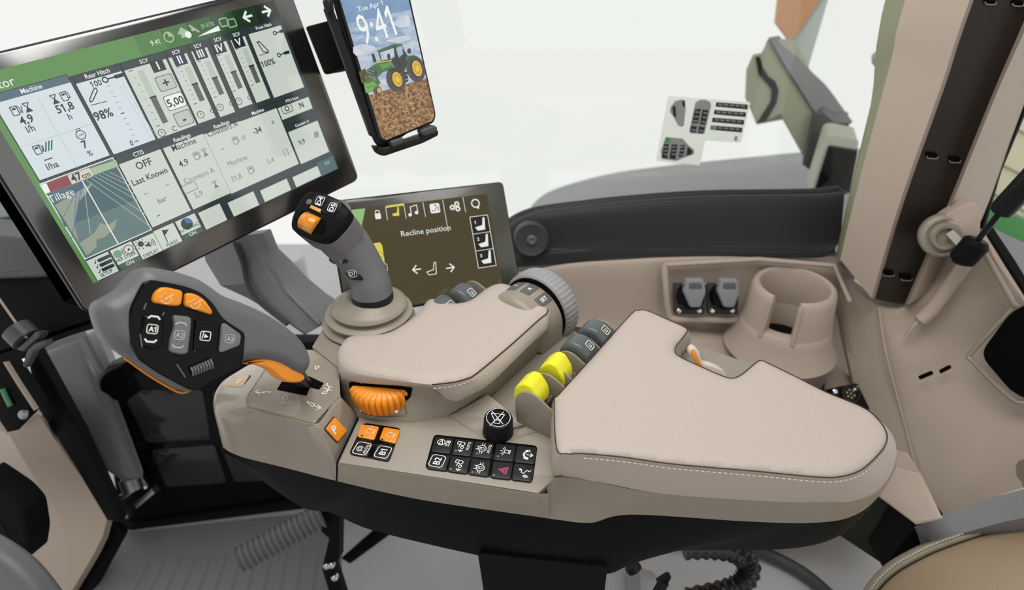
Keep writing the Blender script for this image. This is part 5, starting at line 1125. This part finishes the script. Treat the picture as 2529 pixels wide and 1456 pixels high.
for i, (c, y) in enumerate([((2302, 384), .982), ((2358, 394), .982), ((2194, 674), .982), ((2238, 685), .980), ((2446, 4), .982), ((2514, 8), .982)]): SL.append(slot(c, y))
mb = MB()
for s in SL: 
    for f_, mi_ in zip(s.f, s.m): pass
    o_ = len(mb.v); mb.v += s.v
    for f_, mi_ in zip(s.f, s.m): mb.f.append(tuple(o_ + k for k in f_)); mb.m.append(mb.mi(s.mats[mi_]))
o = mb.build('trim_3'); struct(o)
# inner fender panel on the right
rows = gpx([[(2085, 690, 1.05), (2160, 750, 1.0), (2236, 759, .985), (2330, 700, .955), (2412, 585, .93), (2470, 660, .90), (2570, 800, .86)],
            [(2080, 800, 1.03), (2190, 850, .965), (2255, 850, .95), (2330, 840, .935), (2412, 830, .91), (2480, 830, .885), (2570, 850, .85)],
            [(2105, 930, .98), (2215, 980, .92), (2270, 980, .90), (2340, 980, .885), (2420, 980, .865), (2490, 980, .845), (2570, 980, .82)],
            [(2140, 1080, .92), (2250, 1130, .85), (2300, 1130, .835), (2370, 1130, .815), (2440, 1120, .80), (2500, 1110, .785), (2570, 1100, .765)],
            [(2190, 1235, .82), (2290, 1288, .765), (2320, 1280, .755), (2380, 1258, .745), (2440, 1233, .735), (2500, 1212, .725), (2570, 1190, .71)]])
mb = MB(); G = smrows(rows); mb.grid(G, BEIGEW, off=(.01, .05, 0)); mb.grid([G[-1], [V((p.x, p.y + .27, .0)) for p in G[-1]]], BEIGEW, off=(.01, .05, 0)); struct(mb.build('wall_back', smooth=60))
mb = MB(); mb.tube(cat([Yp(2238, 830, .945), Yp(2260, 800, .945), Yp(2300, 765, .945), Yp(2345, 705, .94), Yp(2392, 640, .92)], 6), [.004] * 8 + [.012] * 17, BEIGEW, 10)
mb.tube(cat([Yp(2170, 760, .985), Yp(2190, 880, .945), Yp(2235, 1050, .885), Yp(2290, 1260, .775)], 6), .0025, BEIGEW, 8)
mb.tube(cat([Yp(2540, 990, .80), Yp(2500, 985, .81), Yp(2406, 895, .86), Yp(2400, 870, .87), Yp(2500, 762, .865), Yp(2500, 745, .865), Yp(2420, 605, .91)], 6), .004, BEIGEG, 10); struct(mb.build('trim_4'))
mb = MB(); q = rpoly([Yp(2428, 880, .855), Yp(2510, 770, .855), Yp(2590, 740, .84), Yp(2590, 990, .79), Yp(2515, 982, .805)], .02); mb.prism([p + V((-.004, -.006, .004)) for p in q], V((-.1, -1, .3)), .012, GAP, .002, 2)  # black plate paints the dark inside of the recess
for c, w_ in [((2288, 926), 1), ((2336, 911), .8)]:
    mb.prism(rpoly([Yp(c[0] + a * w_, c[1] + b, .893) for a, b in [(-18, 4), (16, -10), (18, -2), (-16, 12)]], .003), V((-.1, -1, .3)), .004, GAP, .0005, 2)
struct(mb.build('trim_5'))
# strut mount and gas strut
root = thing('strut_mount', 'beige grommet and pin on the pillar holding the gas strut', 'bracket', Yp(2345, 585, .94)); ga = V((-.25, -1, .25)).normalized(); c = Yp(2346, 580, .945)
mb = MB(); q = cat([Yp(*p) for p in [(2318, 545, .95), (2408, 498, .93), (2422, 565, .92), (2400, 612, .92), (2345, 612, .935), (2310, 590, .95)]], 3, True); mb.prism(q, ga, .03, BEIGEW, .003, 3); mb.build('flange', root)
mb = MB(); mb.lathe([(.034, -.01), (.036, .004), (.033, .009), (.028, .010), (.027, .006), (.022, .006), (.0225, .013), (.020, .017), (.015, .016), (.014, .008), (.0001, .008)], c - V((.012, 0, 0)), ga, BEIGE, 40); mb.build('grommet', root, smooth=50)
mb = MB(); mb.tube([Yp(2345, 575, .93), Yp(2385, 618, .90)], .0085, BEIGE, 4); mb.build('pin', root, smooth=0)
root = thing('gas_strut', 'black gas strut at the right edge of the picture', 'gas strut', Yp(2395, 622, .90))
mb = MB(); mb.tube([Yp(2372, 648, .895), Yp(2376, 640, .895), Yp(2412, 600, .89), Yp(2418, 592, .89)], [.012, .019, .020, .014], BLK, 18); mb.build('ball_joint', root)
mb = MB(); mb.tube([Yp(2405, 605, .89), Yp(2480, 512, .87)], .0045, BLKS, 12); mb.build('rod', root)
mb = MB(); mb.tube([Yp(2468, 528, .872), Yp(2474, 520, .87), Yp(2482, 510, .868), Yp(2600, 385, .84)], [.006, .0155, .0165, .0165], BLKS, 20); mb.build('cylinder', root)
# rubber seal and strips on the right
mb = MB(); mb.tube([Yp(2420, 560, 1.04), Yp(2460, 420, 1.04), Yp(2530, 250, 1.04), Yp(2600, 80, 1.04)], .008, BLK, 8); mb.tube([Yp(2425, 572, 1.0), Yp(2480, 655, .96), Yp(2600, 850, .9)], .018, BLK, 8); mb.tube([Yp(2412, 582, .96), Yp(2460, 660, .93), Yp(2600, 880, .86)], .012, BEIGEW, 8); struct(mb.build('trim_6'))
# lower right: trim foot, gap, seat box, seat
mb = MB(); quadprism(mb, [(2205, 1150, 1.02), (2270, 1165, .99), (2325, 1278, .93), (2258, 1292, .95), (2168, 1225, 1.03)], 1, (.02, .06, -.02), BEIGEW, .004); struct(mb.build('baseboard_right'))
mb = MB(); quadprism(mb, [(2168, 1225, 1.10), (2262, 1290, 1.05), (2190, 1400, 1.08), (2070, 1320, 1.15)], 1, (.02, .12, -.05), mat('shadow_box', (.012, .016, .010), .7, .2, srgb=False), .003); quadprism(mb, [(2256, 1302, 1.0), (2330, 1270, 1.0), (2330, 1420, 1.0), (2180, 1400, 1.04)], 1, (.02, .1, -.03), BLK, .002)  # first box paints the shade in the gap, second is the box face
o = mb.build('seat_box_gap_shade'); tag(o, 'black seat box face and dark filler for the shaded gap at lower right', 'seat base')
mb = MB(); g = [[Dp(2258, 1300, 1.0), Dp(2350, 1262, .985), Dp(2450, 1228, .965), Dp(2590, 1190, .94)], [Dp(2310, 1345, .98), Dp(2380, 1315, .965), Dp(2470, 1290, .95), Dp(2590, 1265, .93)]]; mb.grid(g, GREYB2 if False else mat('console_grey', (.17, .172, .18), .45, .4, srgb=False), off=(0, .02, -.12)); o = mb.build('side_console'); tag(o, 'grey plastic console between the beige wall and the seat', 'side console')
root = thing('seat_cushion', 'tan leather seat cushion in the lower right corner', 'seat', Dp(2400, 1420, .95) - UP * .1)
bd = [(2110, 1490), (2150, 1428), (2190, 1390), (2240, 1360), (2300, 1332), (2400, 1297), (2480, 1274), (2600, 1240)]
ZS = .43; e0 = cat(Zl(bd, ZS - .03), 6); e1 = cat(Zl([(x + 8, y + 5) for x, y in bd], ZS), 6); e2 = cat(Zl([(x + 18, y + 18) for x, y in bd], ZS + .006), 6); e3 = cat(Zl([(x + 22, y + 26) for x, y in bd], ZS - .002), 6); e4 = cat(Zl([(x + 34, y + 40) for x, y in bd], ZS + .012), 6); e5 = [p + V((.03, -.10, .03)) for p in e4]; e6 = [p + V((.06, -.35, .04)) for p in e4]
SEATL = mat('seat_leather', (.36, .27, .175), .45, .4, bump=('leather', 700, .4, .0006), srgb=False); SEATP = mat('seat_piping', (.37, .34, .27), .5, .4, bump=('leather', 700, .4, .0006), srgb=False)
mb = MB(); mb.grid([[p - UP * .12 for p in e0], e0, e1, e2, e3], SEATP); mb.build('piping_border', root, smooth=60)
mb = MB(); mb.grid([e3, e4, e5, e6], SEATL); mb.build('leather_top', root, smooth=60)
mb = MB(); mb.tube([p + UP * .001 for p in e3], .002, SEAM, 6); mb.build('seam', root)
mb = MB(); st = resample([a.lerp(b, .45) + UP * .003 for a, b in zip(e1, e2)], 70)
for p, q in zip(st, st[1:]): mb.tube([p.lerp(q, .2), p.lerp(q, .75)], .0012, STITCH, 5)
mb.build('stitching', root)
# cables under the armrest
mb = MB(); pth = cat([Dp(1690, 1352, 1.0), Dp(1760, 1352, 1.0), Dp(1822, 1365, 1.0), Dp(1850, 1400, 1.0), Dp(1832, 1440, 1.0), Dp(1780, 1462, 1.0), Dp(1700, 1480, 1.0)], 16); rr_ = [.017 + .0016 * math.sin(i * 1.2) for i in range(len(pth))]
HOSE = mat('hose_black', (.02, .02, .021), .3, .5, srgb=False)
mb.tube(pth, rr_, HOSE, 14); o = mb.build('cable_hose'); tag(o, 'black corrugated cable hose looping under the right of the armrest console', 'hose')
mb = MB(); mb.tube(cat([Zp(1850, 1352, .02), Zp(1920, 1380, .02), Zp(1990, 1420, .02), Zp(2060, 1480, .02)], 6), .014, GREYD, 8); o = mb.build('floor_cable'); tag(o, 'dark cable lying on the light grey floor left of the seat', 'cable')
root = thing('wing_bolt', 'dark wing bolt on the metal plate below the armrest console', 'bolt', Dp(1640, 1440, 1.05)); mb = MB(); mb.tube([Dp(1620, 1470, 1.05), Dp(1640, 1435, 1.05)], .009, BLKS, 10); quadprism(mb, [(1622, 1440), (1650, 1422), (1660, 1424), (1652, 1440), (1635, 1452)], 1.05, (0, .012, -.005), BLKS, .002, .003); mb.build('wing', root)
mb = MB(); quadprism(mb, [(1505, 1418), (1560, 1412), (1625, 1430), (1640, 1500), (1500, 1500)], 1.12, (0, .03, -.02), LGF, .003); mb.tube([Dp(1562, 1412, 1.11), Dp(1568, 1500, 1.11)], .012, GREYL, 10); o = mb.build('seat_plate'); tag(o, 'light grey metal plate under the armrest console beside its black post', 'metal plate')
mb = MB(); mb.tube([Dp(1560, 1395, .98), Dp(1568, 1408, .98)], .012, BLKS, 12); o = mb.build('bump_stop'); tag(o, 'small black stop under the console at the right of its post', 'rubber stop')
# foot grip with bracket
root = thing('foot_grip', 'ribbed grey rubber grip on a black bracket, lower left under the console', 'lever', Dp(820, 1440, 1.25))
a, b = Dp(592, 1382, 1.14), Dp(792, 1272, 1.18); n = 150; pth = [a.lerp(b, i / n) for i in range(n + 1)]; rad = [.0215 + .0026 * math.cos(i / n * 15 * 6.28319) for i in range(n + 1)]; rad[0] = .012
mb = MB(); mb.tube(pth, rad, AG, 24); mb.build('ribbed_sleeve', root, smooth=60)
mb = MB(); quadprism(mb, [(785, 1262), (838, 1262), (836, 1378), (824, 1402), (900, 1640), (870, 1650), (794, 1404), (812, 1330), (790, 1310)], 1.2, (0, .03, -.02), BLK, .003); mb.build('bracket', root)
mb = MB()
for c in [(808, 1395), (820, 1393), (828, 1424)]: mb.lathe([(.006, -.004), (.006, .006), (.003, .009)], Dp(c[0], c[1], 1.195), V((0, -1, .5)), CHROME, 12)
mb.build('bolts', root)
# glossy black lower front panel
wp = Fr(Zp(300, 1312, .0), Zp(760, 1255, 0) - Zp(300, 1312, 0), UP)
if wp.n.y > 0: wp = Fr(wp.o, -wp.x, wp.y)
mb = MB(); q = rpoly([wp.at(*p) for p in [(241, 940), (262, 915), (345, 878), (520, 846), (1000, 846), (1000, 1228), (640, 1272), (300, 1314)]], .03); mb.prism(q, wp.n, .03, GLOSS, .006, 3)
root = thing('footwell_panel', 'glossy black lower front panel behind the drive lever', 'panel', wp.at(500, 1290)); mb.build('panel_sheet', root)
for px in ([(313, 989), (350, 962), (500, 962), (520, 1084), (364, 1091)], [(374, 1110), (530, 1097), (560, 1190), (412, 1201)], [(525, 966), (760, 970), (760, 1080), (545, 1084)], [(545, 1100), (760, 1096), (760, 1180), (580, 1188)]):
    mb = MB(); mb.prism([p + wp.n * .0015 for p in rpoly([wp.at(*p) for p in px], .008)], wp.n, .002, mat('infill_grey', (.030, .030, .033), .12, .5, srgb=False), .0005, 2); mb.build('grey_infill', root)  # dark grey infill plates set on the black panel
# steering column and cowl on the left
DG = mat('column_grey', (.075, .075, .08), .4, .45, srgb=False)
root = thing('instrument_cowl', 'dark cowl with a grey top edge behind the lower left of the large display', 'dashboard', Dp(60, 800, 1.0) - UP * .1)
mb = MB(); quadprism(mb, [(-60, 640), (100, 655), (150, 668), (258, 790), (240, 806), (170, 826), (115, 846), (70, 882), (-60, 905)], .98, (-.02, .05, -.02), BLK, .012, .01); mb.build('cowl_body', root)
mb = MB(); quadprism(mb, [(-60, 572), (90, 586), (138, 640), (150, 672), (105, 684), (-60, 690)], .97, (-.02, .05, 0), DG, .008, .01); mb.build('cowl_top', root)
mb = MB(); mb.tube([Dp(-30, 698, .93), Dp(66, 834, .93)], .0018, BEIGEW, 6); mb.build('edge_line', root)
root = thing('indicator_stalk', 'grey indicator stalk below the cowl at the left edge', 'stalk', Dp(70, 890, .95)); mb = MB(); mb.tube([Dp(40, 812, .94), Dp(66, 838, .94)], .020, DG, 16); mb.build('knob', root)
mb = MB(); quadprism(mb, [(38, 862), (86, 818), (100, 820), (96, 832), (56, 868)], .93, (0, .015, -.008), DG, .003); quadprism(mb, [(66, 862), (84, 846), (112, 838), (116, 850), (82, 868), (60, 908), (54, 902)], .93, (0, .012, -.006), DG, .003); mb.build('blades', root)
root = thing('steering_column', 'beige and black steering column cover at the left edge', 'steering column', Dp(150, 1440, 1.35))
mb = MB(); mb.rings([[p + V((0, .10, -.03)) for p in x] for x in [cat([Dp(*p) for p in [(24, 1076, 1.12), (91, 1190, 1.2), (153, 1300, 1.28), (163, 1490, 1.32)]], 5)]] + [cat([Dp(*p) for p in [(24, 1076, 1.12), (91, 1190, 1.2), (153, 1300, 1.28), (163, 1490, 1.32)]], 5), cat([Dp(*p) for p in [(92, 1020, 1.1), (180, 1150, 1.19), (264, 1284, 1.27), (160, 1490, 1.32)]], 5), [p + V((-.01, .02, -.03)) for p in cat([Dp(*p) for p in [(92, 1020, 1.1), (180, 1150, 1.19), (264, 1284, 1.27), (160, 1490, 1.32)]], 5)]], BEIGEW, closed=False, cap0=False, cap1=False)
mb.grid([cat([Dp(*p) for p in [(-60, 1020, 1.16), (-20, 1170, 1.22), (55, 1300, 1.3), (80, 1490, 1.34)]], 5), cat([Dp(*p) for p in [(24, 1076, 1.12), (91, 1190, 1.2), (153, 1300, 1.28), (163, 1490, 1.32)]], 5)], BEIGEW, off=(0, .1, -.03)); mb.build('beige_cover', root, smooth=30)
mb = MB(); quadprism(mb, [(-60, 830), (6, 884), (90, 1012), (40, 1062), (14, 1068), (-60, 960)], 1.08, (0, .03, 0), BLK, .006); mb.build('switch_box', root)
mb = MB(); mb.tube([Dp(6, 960, 1.075), Dp(14, 978, 1.075), Dp(26, 1002, 1.075)], .004, mat('green_print', (.10, .30, .16), .5, .3, srgb=False), 8); mb.build('green_mark', root)
mb = MB(); mb.tube([Dp(6, 878, 1.07), Dp(48, 946, 1.07), Dp(90, 1010, 1.07)], .004, BEIGEW, 8); mb.lathe([(.008, 0), (.008, .004), (.004, .006)], Dp(60, 1022, 1.07), V((.2, -1, .5)), STEEL, 14); mb.build('edge_bead', root)
mb = MB(); quadprism(mb, [(62, 868), (92, 872), (200, 1070), (300, 1290), (262, 1286), (180, 1150), (90, 1008)], 1.14, (.0, .02, 0), BLK, .006); mb.build('black_side', root)
mb = MB(); quadprism(mb, [(264, 1282), (304, 1318), (205, 1500), (158, 1500)], 1.35, (0, .02, -.01), BLK, .004, .01); mb.build('foot_trim', root)
mb = MB(); quadprism(mb, [(-60, 1170), (22, 1225), (56, 1262), (67, 1334), (58, 1392), (-60, 1340)], 1.05, (0, .05, -.02), BLK, .006, .01); mb.build('black_pocket', root)
mb = MB(); quadprism(mb, [(86, 872), (192, 832), (248, 940), (300, 1080), (338, 1185), (300, 1195), (255, 1168)], 1.28, (0, .025, 0), mat('post_grey', (.12, .12, .124), .35, .5, srgb=False), .02); o = mb.build('grey_post', smooth=60); o.name = 'front_post'; tag(o, 'dark grey slanted post between the steering column and the glossy black panel', 'post')
mb = MB(); quadprism(mb, [(196, 834), (238, 812), (275, 905), (248, 938)], 1.34, (0, .02, 0), GREYL, .004); o = mb.build('window_glimpse_strip'); tag(o, 'pale grey strip standing for a window glimpse below the lower left corner of the large display', 'window glimpse')  # grey strip put in for the brightness glimpsed through the window
root = thing('pedal_linkage', 'metal pedal linkage at the foot of the slanted grey post', 'pedal linkage', Dp(330, 1260, 1.38)); mb = MB(); mb.tube([Dp(300, 1110, 1.36), Dp(322, 1190, 1.36)], [.010, .017], STEEL, 12); mb.tube([Dp(318, 1180, 1.35), Dp(330, 1212, 1.35)], .02, STEEL, 14); mb.build('piston', root)
mb = MB(); quadprism(mb, [(275, 1236), (320, 1205), (328, 1216), (285, 1248)], 1.36, (0, .02, -.01), STEEL, .003); quadprism(mb, [(325, 1246), (372, 1206), (382, 1218), (336, 1256)], 1.36, (0, .02, -.01), STEEL, .003); quadprism(mb, [(290, 1250), (305, 1250), (316, 1280), (300, 1285)], 1.36, (0, .02, -.01), STEEL, .003); mb.tube([Dp(345, 1180, 1.37), Dp(362, 1205, 1.37)], .006, CHROME, 8); mb.build('brackets', root)
mb = MB(); mb.tube(cat([Dp(-60, 1350, .8), Dp(0, 1385, .8), Dp(55, 1430, .8), Dp(110, 1500, .8)], 6), .024, mat('wheel_rim_grey', (.13, .13, .135), .4, .4, srgb=False), 18); o = mb.build('steering_wheel'); tag(o, 'grey steering wheel rim cut off by the lower left corner', 'steering wheel')
# =================================================================== OUTSIDE THE WINDOWS
FEN = mat('fender_grey', (.30, .30, .315), .45, .3, srgb=False)
tp = [(1283, 548), (1330, 490), (1390, 460), (1500, 430), (1620, 412), (1740, 399), (1985, 375), (2130, 366)]
mb = MB(); mb.grid([cat([Yp(x, y, 2.3) for x, y in tp], 5), cat([Yp(x, y + 30, 2.15) for x, y in tp], 5), cat([Yp(x, 560, 1.7) for x, y in tp], 5), cat([Yp(x, 680, 1.5) for x, y in tp], 5)], FEN, off=(0, .05, -.05)); o = mb.build('rear_fender', smooth=60); tag(o, 'grey rear fender outside the side window', 'fender')
ARM = mat('arm_olive', (.33, .33, .24), .5, .4, srgb=False); ARG = mat('arm_top_grey', (.16, .16, .17), .45, .4, srgb=False)
root = thing('mirror_arm', 'olive grey folding arm outside the side window beside the pillar', 'mirror arm', Dp(2040, 420, 1.85))
off = Dp(1998, 168, 1.95) - Dp(1943, 171, 1.85)
mb = MB(); quadprism(mb, [(1899, 95), (1905, 101), (1943, 171), (1974, 218), (2012, 278), (2008, 302), (1984, 382), (1946, 313), (1928, 281), (1893, 300), (1870, 306), (1855, 268), (1842, 240), (1845, 170), (1861, 133), (1883, 128)], 1.85, off, ARM, .006)
for f_i in range(len(mb.f)): pass
mb.build('arm_body', root, smooth=30)
mb = MB(); g1 = [(1900, 92), (1943, 168), (1974, 214), (2012, 274), (2036, 288)]; g2 = [(1924, 88), (1998, 170), (2041, 212), (2088, 276), (2106, 300)]
mb.grid([cat([Dp(x, y, 1.84) for x, y in g1], 4), cat([Dp(x, y, 1.93) for x, y in g2], 4)], ARG, off=(.0, .02, -.02)); mb.build('arm_cover', root, smooth=40)
mb = MB(); quadprism(mb, [(1868, 142), (1878, 140), (1884, 165), (1900, 190), (1915, 200), (1924, 222), (1918, 255), (1892, 300), (1872, 304), (1905, 252), (1908, 222), (1895, 205), (1876, 184)], 1.843, (0, .01, 0), BLK, .002); mb.build('groove', root)
mb = MB(); quadprism(mb, [(2010, 282), (2035, 276), (2062, 300), (2098, 302), (2100, 335), (2042, 345), (2010, 425), (1984, 404), (1986, 380)], 1.82, (.04, .1, 0), mat('clamp_dark', (.05, .05, .052), .4, .4, srgb=False), .006); mb.build('clamp', root)
root = thing('work_light', 'black lamp in a pale rim outside the window, against the pillar', 'lamp', Dp(2060, 470, 1.7)); mb = MB(); quadprism(mb, [(2043, 336), (2060, 331), (2125, 344), (2100, 480), (1998, 486)], 1.7, (.03, .1, 0), mat('lamp_rim', (.42, .43, .36), .5, .3, srgb=False), .008, .01); mb.build('rim', root)
mb = MB(); quadprism(mb, [(2047, 360), (2120, 372), (2100, 476), (2008, 482)], 1.69, (.01, .02, 0), GLOSS, .003, .005); mb.build('lens', root)
root = thing('warning_panel', 'orange and pale marker panel outside, above the olive arm', 'marker', Dp(1955, 100, 2.0)); mb = MB(); quadprism(mb, [(1932, -60), (1927, 0), (1920, 60), (1954, 106), (1990, 52), (2026, 0), (2060, -60)], 2.0, (0, .03, 0), mat('marker_orange', (.58, .30, .16), .6, .3, srgb=False), .004); mb.build('orange_sheet', root)
mb = MB(); quadprism(mb, [(2066, -60), (2046, 0), (1997, 166), (1955, 108), (1992, 52), (2028, 0)], 2.02, (0, .02, 0), mat('marker_pale', (.50, .56, .52), .3, .4, srgb=False), .003); mb.build('pale_sheet', root)
mb = MB(); quadprism(mb, [(2152, 150), (2168, 133), (2200, 132), (2190, 176), (2172, 174)], 1.8, (.02, .05, 0), GREYL, .005, .01); o = mb.build('marker_lamp'); tag(o, 'small grey lamp outside, peeking out left of the pillar', 'lamp')
mb = MB(); mb.lathe([(.055, -.3), (.055, .04), (.05, .05), (.0001, .05)], Dp(716, 665, 2.2), UP, mat('pipe_pale', (.50, .50, .50), .5, .3, srgb=False), 32); mb.lathe([(.0556, -.05), (.0556, -.3)], Dp(716, 665, 2.2), UP, mat('pipe_lime', (.60, .62, .42), .5, .3, srgb=False), 32, cap0=False, cap1=False); o = mb.build('exhaust_pipe'); tag(o, 'pale exhaust pipe outside, between the display arm and the joystick', 'pipe')
HG = mat('hood_green', (.06, .26, .07), .4, .4, srgb=False)
mb = MB(); quadprism(mb, [(-60, 548), (20, 528), (46, 530), (50, 566), (-60, 575)], 1.6, (-.02, .1, -.03), HG, .006); o = mb.build('hood'); tag(o, 'green corner of the hood outside at the left edge', 'hood')
mb = MB(); quadprism(mb, [(-60, 430), (8, 440), (40, 500), (40, 530), (-60, 545)], 1.55, (-.02, .1, -.03), GREYL, .006); o = mb.build('hood_mirror'); tag(o, 'blurred grey shape outside at the left edge, above the green hood', 'mirror')
CREAM = mat('cream_panel', (.66, .64, .46), .6, .2, srgb=False)
mb = MB(); quadprism(mb, [(2440, 500), (2470, 400), (2560, 200), (2600, 200), (2600, 600), (2440, 540)], 1.7, (0, .04, 0), CREAM, .004)
for a, b in (((2462, 400), (2600, 470)), ((2440, 470), (2600, 560)), ((2490, 310), (2600, 360))): mb.tube([Dp(a[0], a[1], 1.695), Dp(b[0], b[1], 1.695)], .0025, ARM, 6)
o = mb.build('rear_board'); tag(o, 'cream lined board seen through the rear glass at the right edge', 'board')
mb = MB(); quadprism(mb, [(2430, 520), (2470, 512), (2600, 575), (2600, 640), (2440, 570)], 1.6, (0, .04, 0), HG, .004); quadprism(mb, [(2428, 550), (2600, 632), (2600, 760), (2470, 640)], 1.5, (0, .05, -.02), FEN, .004); o = mb.build('rear_bodywork'); tag(o, 'green and grey bodywork outside below the cream board', 'bodywork')
# sticker on the side window
st = Fr(V((0, 1.1865, 1)), V((1, 0, 0)), V((0, 0, 1)))
mb = MB(); PAP = mat('sticker_paper', (.86, .86, .83), .6, .1, srgb=False); _n = PAP.node_tree; _t = _n.nodes.new('ShaderNodeBsdfTranslucent'); _t.inputs[0].default_value = (.97, .97, .95, 1); _m = _n.nodes.new('ShaderNodeMixShader'); _m.inputs[0].default_value = .85; _n.links.new(_n.nodes['Principled BSDF'].outputs[0], _m.inputs[1]); _n.links.new(_t.outputs[0], _m.inputs[2]); _n.links.new(_m.outputs[0], _n.nodes['Material Output'].inputs[0]); SG = mat('sticker_grey', (.26, .26, .265), .6, .2, srgb=False); SK_ = mat('sticker_black', (.025, .025, .025), .6, .2, srgb=False); SGR = mat('sticker_green', (.06, .26, .10), .6, .2, srgb=False)
q = rpoly([st.at(*p) for p in [(1650, 236), (1854, 252), (1830, 352), (1742, 346), (1728, 409), (1620, 397)]], .004); mb.prism(q, st.n, .0007, PAP)
def sp_(px, m, w=.0003): mb.pxpoly(st, px, m, w)
sp_([(1682, 246), (1692, 247), (1693, 270), (1689, 310), (1684, 313), (1675, 310), (1664, 290), (1654, 275), (1657, 262), (1668, 249)], SG); sp_([(1660, 264), (1668, 260), (1670, 290), (1663, 286)], SK_, .0005); sp_([(1684, 248), (1691, 250), (1692, 266), (1686, 262)], SK_, .0005); mb.pxstroke(st, [(1669, 266), (1670, 284)], .0016, SGR, .0006)
sp_([(1717, 254), (1728, 246), (1742, 246), (1754, 252), (1756, 262), (1740, 328), (1735, 331), (1706, 329), (1702, 324)], SG)
for a in ([(1716, 270), (1731, 268), (1724, 304), (1709, 304)], [(1735, 270), (1750, 272), (1742, 308), (1728, 306)], [(1707, 310), (1721, 311), (1718, 327), (1704, 325)], [(1726, 311), (1741, 312), (1737, 329), (1724, 328)]): sp_(a, SK_, .0005)
for i in range(5): mb.pxstroke(st, [(1718 - i * 2.4, 276 + i * 11), (1727 - i * 2.4, 277 + i * 11)], .0022, SG, .0007); mb.pxstroke(st, [(1738 - i * 2.4, 278 + i * 11), (1746 - i * 2.4, 279 + i * 11)], .0022, SG, .0007)
for i in range(4):
    x, y = 1769 - i * 4.6, 252 + i * 19; sp_([(x, y), (x + 78, y + 6), (x + 77, y + 18), (x - 2, y + 11)], SK_); 
    if i == 3: sp_([(x, y), (x + 15, y + 1), (x + 13, y + 12), (x - 2, y + 11)], SGR, .0005)
    for k in range(5): mb.pxstroke(st, [(x + 6 + k * 14, y + 5 + k * 1.1), (x + 14 + k * 14, y + 6 + k * 1.1)], .0026, SG, .0006)
sp_([(1814, 336), (1822, 336), (1820, 348), (1813, 347)], SG)
sp_([(1644, 338), (1686, 342), (1702, 360), (1714, 370), (1714, 380), (1670, 397), (1634, 392), (1632, 372)], SG); sp_([(1645, 339), (1656, 340), (1654, 352), (1641, 351)], SGR, .0005)
for a in ([(1640, 355), (1652, 355), (1648, 391), (1634, 389)], [(1659, 356), (1673, 357), (1668, 393), (1653, 391)], [(1681, 357), (1692, 358), (1688, 385), (1676, 388)], [(1698, 361), (1710, 372), (1708, 380), (1695, 384)]): sp_(a, SK_, .0005)
for i in range(3):
    for k in range(3): mb.pxstroke(st, [(1640 + k * 20, 362 + i * 9), (1648 + k * 20, 363 + i * 9)], .0022, SG, .0007)
o = mb.build('instruction_sticker', smooth=0, fix=False); tag(o, 'white sticker with grey lever diagrams on the side window glass', 'sticker')
# =================================================================== LIGHT AND CAMERA
w = bpy.data.worlds.new('World'); sc.world = w; w.use_nodes = True
nt = w.node_tree; bg = nt.nodes['Background']; bg.inputs['Color'].default_value = (.925, .925, .905, 1); bg.inputs['Strength'].default_value = 1.0
def area(name, loc, target, size, e, col=(1, 1, 1)):
    L = bpy.data.lights.new(name, 'AREA'); L.shape = 'RECTANGLE'; L.size, L.size_y = size; L.energy = e; L.color = col
    o = bpy.data.objects.new(name, L); COL.objects.link(o); o.location = loc; d = V(target) - V(loc); o.rotation_euler = d.to_track_quat('-Z', 'Y').to_euler(); return o
LINER = mat('unseen_roof_liner', (.20, .18, .16), .8, .1, srgb=False)
mb = MB(); mb.box((.0, .25, 1.83), (1, 0, 0), (0, 1, 0), UP, 2.4, 2.2, .06, LINER); struct(mb.build('ceiling_unseen'))  # unseen cab roof, added to block light from above and darken reflections
mb = MB(); mb.box((.0, -.86, .30), (1, 0, 0), (0, 1, 0), UP, 2.4, .05, .6, BEIGEW); struct(mb.build('wall_added_low'))  # unseen low wall, added behind the camera to hold back light
area('added_top_light', (-.02, .66, 1.78), (.02, .76, .7), (1.1, .7), 16, (1, .985, .96))  # added key light under the roof, not a lamp known in this cab
cam = bpy.data.cameras.new('Camera'); co = bpy.data.objects.new('Camera', cam); COL.objects.link(co)
co.location = CAM; co.rotation_euler = (math.pi / 2 - TH, 0, 0); cam.sensor_width = 36; cam.lens = 36 * F / 2529; cam.clip_start = .05
cam.dof.use_dof = True; cam.dof.focus_distance = .75; cam.dof.aperture_fstop = 4.0
sc.camera = co
vs = sc.view_settings; vs.view_transform = 'Standard'; vs.look = 'None'; vs.gamma = 1; vs.use_curve_mapping = False; vs.exposure = 0
